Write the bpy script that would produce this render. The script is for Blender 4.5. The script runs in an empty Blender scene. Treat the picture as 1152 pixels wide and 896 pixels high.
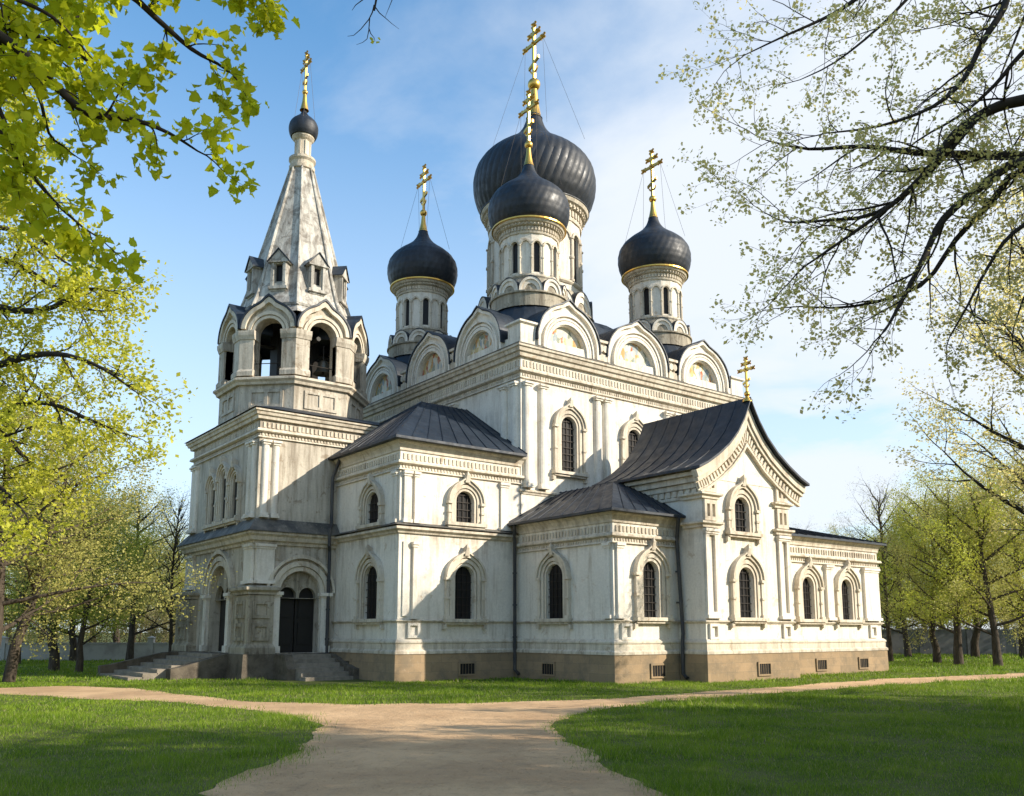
import bpy, bmesh, math, random
import numpy as np
from math import pi, sin, cos, tan, radians, atan, atan2, sqrt, exp
from mathutils import Vector, Matrix
from mathutils.geometry import tessellate_polygon
C = bpy.context.scene
COL = C.collection
random.seed(7)

# ------------------------------------------------------------------ camera
FPX, PYY, HZN, EYE = 988.0, 557.0, 710.0, 1.7
PITCH = atan((HZN - PYY) / FPX)
YAW = atan((1880 - 576) / (FPX * cos(PITCH) + (HZN - PYY) * sin(PITCH)))
cam = bpy.data.cameras.new('camera')
cam.sensor_width = 36.0
cam.lens = 36.0 * FPX / 1152.0
cam.shift_y = (PYY - 448.0) / 1152.0
cam.clip_start = 0.05
cam.clip_end = 3000
camo = bpy.data.objects.new('camera', cam)
COL.objects.link(camo)
camo.location = (0, 0, EYE)
camo.rotation_euler = (radians(90) + PITCH, 0, YAW - radians(90))
C.camera = camo

def RF(r, f, z=0.0):
    """metres right of / ahead of the photographer -> world"""
    return Vector((r * sin(YAW) + f * cos(YAW), -r * cos(YAW) + f * sin(YAW), z))

def sight(x, y, d):
    """the point d metres ahead in the direction of picture point x, y"""
    cx, cy = x - 576.0, -(y - PYY)
    f = FPX * cos(PITCH) - cy * sin(PITCH)
    z = cy * cos(PITCH) + FPX * sin(PITCH)
    k = d / f
    return RF(cx * k, d, EYE + z * k)

def ground(x, y):
    cx, cy = x - 576.0, -(y - PYY)
    f = FPX * cos(PITCH) - cy * sin(PITCH)
    z = cy * cos(PITCH) + FPX * sin(PITCH)
    k = -EYE / z
    return RF(cx * k, f * k, 0)

# ------------------------------------------------------------------ sun, sky, exposure
SUN = Vector((4.35, -5.5, 3.5)).normalized()
SUN_EL = math.asin(SUN.z)
SUN_AZ = atan2(SUN.x, SUN.y)
sl = bpy.data.lights.new('sun', 'SUN')
sl.energy = 5.0
sl.angle = radians(0.6)
sl.color = (1.0, 0.90, 0.75)
so = bpy.data.objects.new('sun', sl)
COL.objects.link(so)
so.rotation_euler = (-SUN).to_track_quat('-Z', 'Y').to_euler()

W = bpy.data.worlds.new('World')
C.world = W
W.use_nodes = True
nt = W.node_tree
nt.nodes.clear()
def wn(t, **k):
    n = nt.nodes.new(t)
    for a, b in k.items(): setattr(n, a, b)
    return n
sky = wn('ShaderNodeTexSky', sky_type='NISHITA')
sky.sun_disc = False
sky.sun_elevation = SUN_EL
sky.sun_rotation = SUN_AZ
sky.air_density = 1.0
sky.dust_density = 0.4
sky.ozone_density = 2.0
geo = wn('ShaderNodeTexCoord')
sep = wn('ShaderNodeSeparateXYZ')
nt.links.new(geo.outputs['Generated'], sep.inputs[0])
def wm(op, a, b=None, c=None):
    n = wn('ShaderNodeMath', operation=op)
    for i, v in enumerate((a, b, c)):
        if v is None: continue
        if isinstance(v, (int, float)): n.inputs[i].default_value = v
        else: nt.links.new(v, n.inputs[i])
    return n.outputs[0]
zz = wm('ADD', wm('MAXIMUM', sep.outputs[2], 0.0), 0.16)
px_ = wm('DIVIDE', sep.outputs[0], zz)
py_ = wm('DIVIDE', sep.outputs[1], zz)
comb = wn('ShaderNodeCombineXYZ')
nt.links.new(px_, comb.inputs[0]); nt.links.new(py_, comb.inputs[1])
def wnoise(scale, detail, rough, off, stretch=(1, 1, 1)):
    mp = wn('ShaderNodeMapping')
    mp.inputs['Location'].default_value = off
    mp.inputs['Scale'].default_value = stretch
    mp.inputs['Rotation'].default_value = (0, 0, 0.9)
    nt.links.new(comb.outputs[0], mp.inputs[0])
    n = wn('ShaderNodeTexNoise')
    n.inputs['Scale'].default_value = scale
    n.inputs['Detail'].default_value = detail
    n.inputs['Roughness'].default_value = rough
    n.inputs['Distortion'].default_value = 0.35
    nt.links.new(mp.outputs[0], n.inputs['Vector'])
    return n.outputs[0]
n1 = wnoise(0.75, 9, 0.5, (2.3, 0.7, 0), (1, 0.85, 1))
n2 = wnoise(2.2, 8, 0.6, (5.1, 3.2, 0), (1, 0.7, 1))
cl = wm('ADD', wm('MULTIPLY', n1, 0.75), wm('MULTIPLY', n2, 0.25))
# more cloud to the photographer's right, clear at the upper left
right = wn('ShaderNodeVectorMath', operation='DOT_PRODUCT')
nt.links.new(geo.outputs['Generated'], right.inputs[0])
rv = RF(1, 0.25, 0); right.inputs[1].default_value = (rv.x, rv.y, rv.z)
bias = wm('MULTIPLY', right.outputs['Value'], 0.26)
ramp = wn('ShaderNodeMapRange', interpolation_type='SMOOTHSTEP')
nt.links.new(wm('ADD', cl, bias), ramp.inputs[0])
ramp.inputs[1].default_value = 0.44; ramp.inputs[2].default_value = 0.66
ramp.inputs[3].default_value = 0.0; ramp.inputs[4].default_value = 0.95
low = wn('ShaderNodeMapRange', interpolation_type='SMOOTHSTEP')
nt.links.new(sep.outputs[2], low.inputs[0])
low.inputs[1].default_value = 0.0; low.inputs[2].default_value = 0.66
low.inputs[3].default_value = 0.80; low.inputs[4].default_value = 0.0
cov = wm('MAXIMUM', ramp.outputs[0], low.outputs[0])
mixc = wn('ShaderNodeMix', data_type='RGBA')
nt.links.new(cov, mixc.inputs[0])
tint = wn('ShaderNodeMix', data_type='RGBA', blend_type='MULTIPLY')
tint.inputs[0].default_value = 1.0
nt.links.new(sky.outputs[0], tint.inputs[6])
tint.inputs[7].default_value = (1.15, 1.80, 1.98, 1)
nt.links.new(tint.outputs[2], mixc.inputs[6])
mixc.inputs[7].default_value = (6.3, 6.7, 7.2, 1)
bg = wn('ShaderNodeBackground')
nt.links.new(mixc.outputs[2], bg.inputs[0])
bg.inputs[1].default_value = 0.098
wo = wn('ShaderNodeOutputWorld')
nt.links.new(bg.outputs[0], wo.inputs[0])

C.view_settings.view_transform = 'Standard'
C.view_settings.look = 'None'
C.view_settings.exposure = 0.58
C.view_settings.gamma = 1.0
C.render.engine = 'CYCLES'
C.cycles.max_bounces = 6
C.cycles.transparent_max_bounces = 4

# ------------------------------------------------------------------ materials
class N:
    def __init__(s, name):
        s.m = bpy.data.materials.new(name); s.m.use_nodes = True
        s.t = s.m.node_tree; s.b = s.t.nodes['Principled BSDF']
        s.tc = s.t.nodes.new('ShaderNodeNewGeometry').outputs['Position']
    def n(s, t, **k):
        x = s.t.nodes.new(t)
        for a, b in k.items(): setattr(x, a, b)
        return x
    def put(s, v, i):
        if isinstance(v, (int, float)): i.default_value = v
        elif isinstance(v, (tuple, list)): i.default_value = tuple(v) if len(v) == 4 or i.type == 'VECTOR' else tuple(v) + (1,)
        else: s.t.links.new(v, i)
    def math(s, op, a, b=0.0, clamp=False):
        x = s.n('ShaderNodeMath', operation=op); x.use_clamp = clamp
        s.put(a, x.inputs[0]); s.put(b, x.inputs[1]); return x.outputs[0]
    def map(s, scale=(1, 1, 1), v=None, rot=(0, 0, 0)):
        x = s.n('ShaderNodeMapping'); x.inputs['Scale'].default_value = scale
        x.inputs['Rotation'].default_value = rot
        s.put(v or s.tc, x.inputs[0]); return x.outputs[0]
    def noise(s, scale, detail=4, rough=.55, v=None, dist=0):
        x = s.n('ShaderNodeTexNoise'); x.inputs['Scale'].default_value = scale
        x.inputs['Detail'].default_value = detail; x.inputs['Roughness'].default_value = rough
        x.inputs['Distortion'].default_value = dist
        s.put(v or s.tc, x.inputs['Vector']); return x.outputs[0]
    def ramp(s, v, a, b, lo=0., hi=1.):
        x = s.n('ShaderNodeMapRange', interpolation_type='SMOOTHSTEP')
        s.put(v, x.inputs[0]); x.inputs[1].default_value = a; x.inputs[2].default_value = b
        x.inputs[3].default_value = lo; x.inputs[4].default_value = hi; return x.outputs[0]
    def mix(s, f, a, b, bt='MIX'):
        x = s.n('ShaderNodeMix', data_type='RGBA', blend_type=bt)
        s.put(f, x.inputs[0]); s.put(a, x.inputs[6]); s.put(b, x.inputs[7]); return x.outputs[2]
    def bump(s, h, st=.4, d=.02):
        x = s.n('ShaderNodeBump'); x.inputs['Strength'].default_value = st
        x.inputs['Distance'].default_value = d; s.put(h, x.inputs['Height'])
        s.put(x.outputs[0], s.b.inputs['Normal'])
    def set(s, col=None, rough=None, metal=None, spec=None):
        if col is not None: s.put(col, s.b.inputs['Base Color'])
        if rough is not None: s.put(rough, s.b.inputs['Roughness'])
        if metal is not None: s.put(metal, s.b.inputs['Metallic'])
        if spec is not None: s.put(spec, s.b.inputs['Specular IOR Level'])
        return s.m

def plaster(name, base, dirt, amt, streak, flake, drip=.85):
    m = N(name)
    big = m.ramp(m.noise(.45, 5, .6), .38, .68)
    c = m.mix(big, base, tuple(x * .93 for x in base))
    st = m.noise(1.0, 6, .65, m.map((3.2, 3.2, .35)))
    st2 = m.noise(1.0, 5, .6, m.map((9, 9, .9)))
    g = m.ramp(m.math('ADD', m.math('MULTIPLY', st, .7), m.math('MULTIPLY', st2, .3)), .55 - streak * .1, .72, 0, amt)
    c = m.mix(g, c, dirt)
    fl = m.ramp(m.noise(2.3, 10, .7, dist=.6), .64 - flake * .08, .68 - flake * .06, 0, .55)
    c = m.mix(fl, c, (dirt[0] * 1.25, dirt[1] * 1.15, dirt[2] * 1.05))
    # drips and splash dirt that run down from the ledges and up from the ground
    sz = m.n('ShaderNodeSeparateXYZ'); m.put(m.tc, sz.inputs[0])
    cr = m.n('ShaderNodeValToRGB'); el = cr.color_ramp.elements
    stops = [(0, .9), (.95, .8), (1.15, .35), (1.5, .12), (1.75, .1), (2.02, .55), (2.1, .1), (4.1, .05), (4.95, .75), (5.1, .55), (5.6, .6), (5.85, .25), (6.4, .05), (7.0, .3), (7.2, .1), (8.0, .25), (8.8, .3), (9.8, .5), (10.4, .55), (10.8, .1), (11.5, .6), (12.3, .35), (12.8, .5), (13.1, .5), (13.6, .12), (15.2, .2), (16.9, .6), (17.3, .15), (19.1, .5), (23, .6), (25, .5)]
    for i_, (z_, v_) in enumerate(stops):
        x_ = el[i_] if i_ < 2 else el.new(z_ / 26.)
        x_.position = z_ / 26.; x_.color = (v_, v_, v_, 1)
    m.put(m.math('DIVIDE', sz.outputs[2], 26.), cr.inputs[0])
    dn = m.ramp(m.math('ADD', m.math('MULTIPLY', m.noise(1, 5, .65, m.map((5, 5, .5))), .65), m.math('MULTIPLY', m.noise(2.2, 6, .65), .35)), .40, .66)
    c = m.mix(m.math('MULTIPLY', m.math('MULTIPLY', dn, cr.outputs[0]), drip), c, tuple(x * .62 for x in dirt))
    fine = m.ramp(m.noise(14, 4, .7), .3, .75, .9, 1.04)
    c = m.mix(1.0, c, fine, 'MULTIPLY')
    m.bump(m.math('ADD', m.noise(7, 8, .65), m.math('MULTIPLY', fl, .5)), .45, .03)
    return m.set(c, .85, spec=.25)

M = {}
M['plaster'] = plaster('white_plaster', (.81, .755, .66), (.40, .325, .235), .65, .7, .5)
M['trim'] = plaster('plaster_trim', (.69, .62, .505), (.30, .235, .165), .75, 1.1, .6)
M['worn'] = plaster('worn_plaster', (.70, .67, .60), (.13, .115, .10), .9, 2.0, 1.6)
M['old'] = plaster('weathered_plaster', (.61, .55, .455), (.17, .135, .095), .85, 1.6, 1.0)
M['grime'] = plaster('grimy_plaster', (.46, .41, .32), (.11, .09, .065), .9, 1.6, 1.2)

m = N('stone_plinth')
br = m.n('ShaderNodeTexBrick')
# blocks laid in courses on both wall directions: use u+v as the running coordinate
sp = m.n('ShaderNodeSeparateXYZ'); m.put(m.tc, sp.inputs[0])
cb = m.n('ShaderNodeCombineXYZ'); m.put(m.math('ADD', sp.outputs[0], sp.outputs[1]), cb.inputs[0]); m.put(sp.outputs[2], cb.inputs[1])
m.put(cb.outputs[0], br.inputs['Vector'])
br.inputs['Scale'].default_value = 1.0
br.inputs['Brick Width'].default_value = .85; br.inputs['Row Height'].default_value = .31
br.inputs['Mortar Size'].default_value = .006; br.inputs['Mortar Smooth'].default_value = .3
br.inputs['Color1'].default_value = (.37, .26, .155, 1); br.inputs['Color2'].default_value = (.28, .205, .125, 1)
br.inputs['Mortar'].default_value = (.22, .175, .12, 1)
c = m.mix(m.ramp(m.noise(1.6, 7, .65), .4, .7, 0, .7), br.outputs[0], (.17, .14, .10))
c = m.mix(m.ramp(m.noise(9, 5, .7), .55, .8, 0, .5), c, (.42, .35, .26))
m.bump(m.noise(12, 6, .7), .5, .02)
M['stone'] = m.set(c, .9, spec=.2)

m = N('porch_stone')
c = m.mix(m.ramp(m.noise(2.2, 7, .65), .35, .7), (.15, .125, .095), (.075, .062, .048))
c = m.mix(m.ramp(m.noise(14, 5, .7), .55, .8, 0, .5), c, (.28, .25, .2))
m.bump(m.noise(9, 6, .7), .6, .03)
M['porch'] = m.set(c, .92, spec=.2)
m = N('step_stone'); c = m.mix(m.ramp(m.noise(3, 7, .65), .35, .7), (.30, .26, .21), (.19, .165, .13)); m.bump(m.noise(9, 6, .7), .6, .03); M['step'] = m.set(c, .9, spec=.2)

def metal(name, a, b, rough, met=.45):
    m = N(name)
    c = m.mix(m.ramp(m.noise(1.3, 6, .65), .35, .7), a, b)
    st = m.ramp(m.noise(1, 5, .6, m.map((7, 7, .8))), .5, .75, 0, .5)
    c = m.mix(st, c, tuple(x * 1.9 for x in b))
    m.put(m.ramp(m.noise(3, 5, .6), .3, .7, rough - .08, rough + .14), m.b.inputs['Roughness'])
    m.bump(m.noise(1.7, 4, .6), .25, .05)
    return m.set(c, None, met, .5)
M['roof'] = metal('roof_sheet_metal', (.009, .015, .025), (.019, .028, .042), .52, .1)
M['dome'] = metal('dome_sheet_metal', (.008, .011, .017), (.015, .020, .029), .50, .1)
M['ledge'] = metal('ledge_sheet_metal', (.055, .055, .053), (.16, .145, .12), .65, .15)
M['pipe'] = metal('drainpipe_metal', (.045, .05, .06), (.08, .075, .07), .5, .4)

m = N('gold'); c = m.mix(m.noise(6, 4), (.80, .50, .13), (.60, .36, .08))
M['gold'] = m.set(c, .36, 1.0)
m = N('dark_glass'); c = m.mix(m.noise(2.5, 3), (.012, .012, .014), (.03, .028, .026))
M['glass'] = m.set(c, .3, 0, .15)
m = N('black_iron'); M['iron'] = m.set(m.mix(m.noise(8, 3), (.02, .018, .016), (.045, .036, .03)), .6, .5)
m = N('shade_black_wood'); c = m.mix(m.noise(1, 5, .6, m.map((14, 14, .7))), (.006, .005, .004), (.012, .009, .007))  # near-black: the shade of the porch opening is put into the wood colour
M['wood'] = m.set(c, .6)
m = N('bronze'); M['bronze'] = m.set(m.mix(m.noise(5, 3), (.16, .13, .10), (.10, .13, .12)), .45, .8)

def mural(name, seed):
    m = N(name)
    v = m.map((1, 1, 1)); 
    vo = m.n('ShaderNodeTexVoronoi'); vo.inputs['Scale'].default_value = 3.4 + seed * .3
    mp = m.n('ShaderNodeMapping'); mp.inputs['Location'].default_value = (seed * 3.1, seed, 0); mp.inputs['Scale'].default_value = (1.5, 1.5, .8)
    m.put(m.tc, mp.inputs[0]); wob = m.n('ShaderNodeMix', data_type='RGBA', blend_type='ADD'); wob.inputs[0].default_value = .25
    m.put(mp.outputs[0], wob.inputs[6]); nz = m.n('ShaderNodeTexNoise'); nz.inputs['Scale'].default_value = 4; m.put(m.tc, nz.inputs['Vector'])
    m.put(nz.outputs[1], wob.inputs[7]); m.put(wob.outputs[2], vo.inputs['Vector'])
    sc = m.n('ShaderNodeSeparateColor'); m.put(vo.outputs['Color'], sc.inputs[0])
    cr = m.n('ShaderNodeValToRGB'); cr.color_ramp.interpolation = 'CONSTANT'
    cols = [(.62, .58, .48), (.52, .30, .12), (.30, .36, .40), (.66, .60, .42), (.42, .14, .07), (.60, .62, .58), (.55, .42, .18), (.25, .28, .22), (.66, .62, .54)]
    e = cr.color_ramp.elements
    for i, q in enumerate(cols):
        x = e[i] if i < 2 else e.new(i / len(cols))
        x.position = i / len(cols); x.color = q + (1,)
    m.put(sc.outputs[0], cr.inputs[0])
    c = m.mix(m.ramp(m.noise(7, 6, .7), .42, .7, .0, .6), cr.outputs[0], (.58, .54, .45))
    return m.set(c, .8, spec=.2)
M['mural'] = mural('faded_mural', 1.0)
M['mural_b'] = mural('faded_mural_second', 2.3)
M['mural_c'] = mural('faded_mural_third', 3.7)

def leafmat(name, a, b, trans=.5, rough=.5):
    m = N(name)
    oi = m.n('ShaderNodeNewGeometry')
    c = m.mix(oi.outputs['Random Per Island'], a, b)
    c = m.mix(m.ramp(m.noise(.7, 3), .35, .65, 0, .45), c, tuple(x * .72 for x in a))
    m.set(c, rough, spec=.3)
    tr = m.n('ShaderNodeBsdfTranslucent'); m.put(c, tr.inputs[0])
    mx = m.n('ShaderNodeMixShader'); mx.inputs[0].default_value = trans
    out = m.t.nodes['Material Output']
    m.t.links.new(m.b.outputs[0], mx.inputs[1]); m.t.links.new(tr.outputs[0], mx.inputs[2])
    m.t.links.new(mx.outputs[0], out.inputs[0])
    return m.m
M['leaf_maple'] = leafmat('maple_leaf', (.70, .72, .03), (.50, .58, .025), .62)
M['leaf_lime'] = leafmat('spring_leaf', (.70, .68, .08), (.56, .58, .06), .55)
M['leaf_sparse'] = leafmat('young_leaf', (.76, .68, .22), (.80, .70, .34), .68)
M['leaf_back'] = leafmat('park_leaf', (.47, .45, .12), (.58, .53, .17), .5)
M['leaf_bright'] = leafmat('bright_park_leaf', (.46, .50, .06), (.58, .58, .09), .5)
M['bud'] = leafmat('bud', (.34, .30, .14), (.26, .22, .11), .35)
m = N('bark'); c = m.mix(m.ramp(m.noise(1, 6, .7, m.map((9, 9, 2))), .35, .7), (.045, .036, .028), (.10, .08, .06))
m.bump(m.noise(1, 6, .7, m.map((14, 14, 3))), .7, .04); M['bark'] = m.set(c, .9, spec=.15)
m = N('dark_bark'); c = m.mix(m.noise(5, 4), (.022, .018, .016), (.045, .036, .03)); M['darkbark'] = m.set(c, .85, spec=.2)

m = N('lawn_soil'); c = m.mix(m.ramp(m.noise(1.2, 6, .6), .35, .7), (.075, .10, .022), (.12, .125, .045))
M['lawn'] = m.set(c, .95, spec=.1)
m = N('grass_blade'); gi = m.n('ShaderNodeNewGeometry')
c = m.mix(gi.outputs['Random Per Island'], (.055, .130, .009), (.25, .37, .02))
c = m.mix(m.ramp(m.noise(.55, 5, .6), .42, .62, 0, .6), c, (.28, .38, .03))
c = m.mix(m.ramp(m.noise(1.7, 5, .6), .56, .7, 0, .55), c, (.07, .14, .012))
c = m.mix(m.ramp(m.math('FRACT', m.math('MULTIPLY', gi.outputs['Random Per Island'], 37.7)), .93, .95), c, (.42, .38, .18))
m.set(c, .55, spec=.25); tr = m.n('ShaderNodeBsdfTranslucent'); m.put(c, tr.inputs[0])
mx = m.n('ShaderNodeMixShader'); mx.inputs[0].default_value = .35
m.t.links.new(m.b.outputs[0], mx.inputs[1]); m.t.links.new(tr.outputs[0], mx.inputs[2]); m.t.links.new(mx.outputs[0], m.t.nodes['Material Output'].inputs[0])
M['blade'] = m.m
m = N('sandy_path')
c = m.mix(m.ramp(m.noise(.5, 6, .6), .35, .65), (.64, .43, .245), (.47, .305, .17))
c = m.mix(m.ramp(m.noise(3.2, 8, .7), .5, .75, 0, .5), c, (.24, .17, .11))
c = m.mix(m.ramp(m.noise(60, 3, .7), .55, .75, 0, .5), c, (.55, .45, .34))
c = m.mix(m.ramp(m.noise(34, 3, .6), .62, .72, 0, .6), c, (.18, .135, .095))
m.bump(m.math('ADD', m.noise(4, 6, .6), m.math('MULTIPLY', m.noise(45, 4, .7), .35)), 1.0, .05)
M['path'] = m.set(c, .95, spec=.15)
m = N('concrete_fence'); M['fence'] = m.set(m.mix(m.ramp(m.noise(1.5, 6, .6), .4, .7), (.42, .40, .36), (.30, .28, .25)), .9)
m = N('grey_fence'); M['fence_dark'] = m.set(m.mix(m.ramp(m.noise(1.5, 6, .6), .4, .7), (.17, .17, .18), (.11, .11, .12)), .9)

# ------------------------------------------------------------------ object helpers
def link(o, parent=None):
    COL.objects.link(o)
    if parent is not None: o.parent = parent
    return o

def tag(o, label=None, cat=None, group=None, kind=None):
    if label: o['label'] = label
    if cat: o['category'] = cat
    if group: o['group'] = group
    if kind: o['kind'] = kind
    return o

def origin(o):
    v = Vector((0, 0, 0))
    while o is not None:
        v += o.location; o = o.parent
    return v

def empty(name, loc, label, cat, group=None):
    o = bpy.data.objects.new(name, None); link(o); o.location = loc
    o.empty_display_size = .3
    return tag(o, label, cat, group)

class MB:
    def __init__(s): s.v = []; s.f = []
    def add(s, vs, fs):
        b = len(s.v); s.v += [tuple(p) for p in vs]; s.f += [tuple(i + b for i in f) for f in fs]; return s
    def box(s, fr, s0, s1, z0, z1, d0, d1):
        P = [fr(a, z, d) for d in (d0, d1) for z in (z0, z1) for a in (s0, s1)]
        return s.add(P, [(0, 1, 3, 2), (4, 6, 7, 5), (0, 4, 5, 1), (2, 3, 7, 6), (0, 2, 6, 4), (1, 5, 7, 3)])
    def band(s, fr, inn, out, d0, d1):
        """raised strip between two matching outlines on a wall"""
        n = len(inn)
        P = [fr(a, z, d0) for a, z in inn] + [fr(a, z, d1) for a, z in inn] + [fr(a, z, d1) for a, z in out] + [fr(a, z, d0) for a, z in out]
        F = []
        for i in range(n - 1):
            for k in range(3):
                F.append((k * n + i, k * n + i + 1, (k + 1) * n + i + 1, (k + 1) * n + i))
        F += [(0, n, 2 * n, 3 * n), (n - 1, 4 * n - 1, 3 * n - 1, 2 * n - 1)]
        return s.add(P, F)
    def slab(s, fr, outline, holes, d0, d1, back=True, rim=True):
        """flat wall piece with holes; d1 is its face, d0 its back"""
        polys = [outline] + holes
        tri = tessellate_polygon([[Vector((a, z, 0)) for a, z in p] for p in polys])
        flat = [q for p in polys for q in p]; n = len(flat)
        s.add([fr(a, z, d1) for a, z in flat] + [fr(a, z, d0) for a, z in flat],
              [tuple(t) for t in tri] + ([tuple(i + n for i in reversed(t)) for t in tri] if back else []))
        for p in (polys if rim else holes):
            k = len(p)
            s.add([fr(a, z, d1) for a, z in p] + [fr(a, z, d0) for a, z in p],
                  [(i, (i + 1) % k, (i + 1) % k + k, i + k) for i in range(k)])
        return s
    def sweep(s, path, prof, closed=True):
        """profile of (out, z) carried round a ground-plan path, mitred; outwards is to the right of travel"""
        n = len(path); m = len(prof); P = []
        for i in range(n):
            p = Vector(path[i])
            a = Vector(path[i - 1]) if (closed or i > 0) else None
            b = Vector(path[(i + 1) % n]) if (closed or i < n - 1) else None
            d1 = (p - a).normalized() if a is not None else (b - p).normalized()
            d2 = (b - p).normalized() if b is not None else d1
            n1 = Vector((d1.y, -d1.x)); n2 = Vector((d2.y, -d2.x))
            k = (n1 + n2); k = k / max(k.dot(n1), .2)
            for o, z in prof: P.append((p.x + k.x * o, p.y + k.y * o, z))
        F = []
        for i in range(n if closed else n - 1):
            j = (i + 1) % n
            for q in range(m):
                r = (q + 1) % m
                F.append((i * m + q, i * m + r, j * m + r, j * m + q))
        if not closed:
            F += [tuple(range(m - 1, -1, -1)), tuple((n - 1) * m + q for q in range(m))]
        return s.add(P, F)
    def lathe(s, c, prof, n=24, caps=False, a0=0.):
        P = []; m = len(prof)
        for i in range(n):
            t = a0 + 2 * pi * i / n
            for r, z in prof: P.append((c[0] + r * cos(t), c[1] + r * sin(t), z))
        F = [(i * m + q, ((i + 1) % n) * m + q, ((i + 1) % n) * m + q + 1, i * m + q + 1) for i in range(n) for q in range(m - 1)]
        if caps: F += [tuple(i * m for i in range(n))[::-1], tuple(i * m + m - 1 for i in range(n))]
        return s.add(P, F)
    def tube(s, pts, rad, n=6, cap=True):
        pts = [Vector(p) for p in pts]
        if not isinstance(rad, (list, tuple)): rad = [rad] * len(pts)
        P = []; x = None
        for i, p in enumerate(pts):
            d = (pts[min(i + 1, len(pts) - 1)] - pts[max(i - 1, 0)]).normalized()
            if x is None: x = d.orthogonal().normalized()
            x = (x - d * x.dot(d)); x = x.normalized() if x.length > 1e-6 else d.orthogonal().normalized()
            y = d.cross(x)
            for k in range(n):
                t = 2 * pi * k / n; P.append(p + (x * cos(t) + y * sin(t)) * rad[i])
        F = [(i * n + k, i * n + (k + 1) % n, (i + 1) * n + (k + 1) % n, (i + 1) * n + k) for i in range(len(pts) - 1) for k in range(n)]
        if cap: F += [tuple(range(n))[::-1], tuple((len(pts) - 1) * n + k for k in range(n))]
        return s.add(P, F)
    def build(s, name, mat, parent=None, smooth=False, angle=35, normals=True):
        o0 = origin(parent) if parent is not None else Vector((0, 0, 0))
        me = bpy.data.meshes.new(name)
        me.from_pydata([(p[0] - o0.x, p[1] - o0.y, p[2] - o0.z) for p in s.v], [], s.f)
        if normals:
            bm = bmesh.new(); bm.from_mesh(me)
            bmesh.ops.remove_doubles(bm, verts=bm.verts, dist=1e-5)
            bmesh.ops.recalc_face_normals(bm, faces=bm.faces); bm.to_mesh(me); bm.free()
        me.materials.append(M[mat] if isinstance(mat, str) else mat)
        if smooth:
            me.polygons.foreach_set('use_smooth', [True] * len(me.polygons))
            me.set_sharp_from_angle(angle=radians(angle))
        o = bpy.data.objects.new(name, me); return link(o, parent)

def south(v):    # wall whose face looks towards -y; s runs along x
    return lambda a, z, d: (a, v - d, z)
def west(u):     # wall whose face looks towards -x; s runs along y
    return lambda a, z, d: (u - d, a, z)
def north(v): return lambda a, z, d: (a, v + d, z)
def east(u): return lambda a, z, d: (u + d, a, z)
def facet(c, ap, ang):
    n = (cos(ang), sin(ang)); t = (-sin(ang), cos(ang))
    return lambda a, z, d: (c[0] + n[0] * (ap + d) + t[0] * a, c[1] + n[1] * (ap + d) + t[1] * a, z)
def rect(u0, v0, u1, v1): return [(u0, v0), (u1, v0), (u1, v1), (u0, v1)]   # counter-clockwise: out is to the right

def arch(c, zs, r, leg=None, ogee=0., n=18, rise=1.0, wid=.30):
    """outline up the left leg, over the arch, down the right leg"""
    pts = []
    if leg is not None: pts.append((c - r, leg))
    for i in range(n + 1):
        t = pi - pi * i / n
        e = ogee * exp(-((t - pi / 2) / wid) ** 2)
        pts.append((c + r * cos(t), zs + r * sin(t) * rise + e))
    if leg is not None: pts.append((c + r, leg))
    return pts

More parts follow.
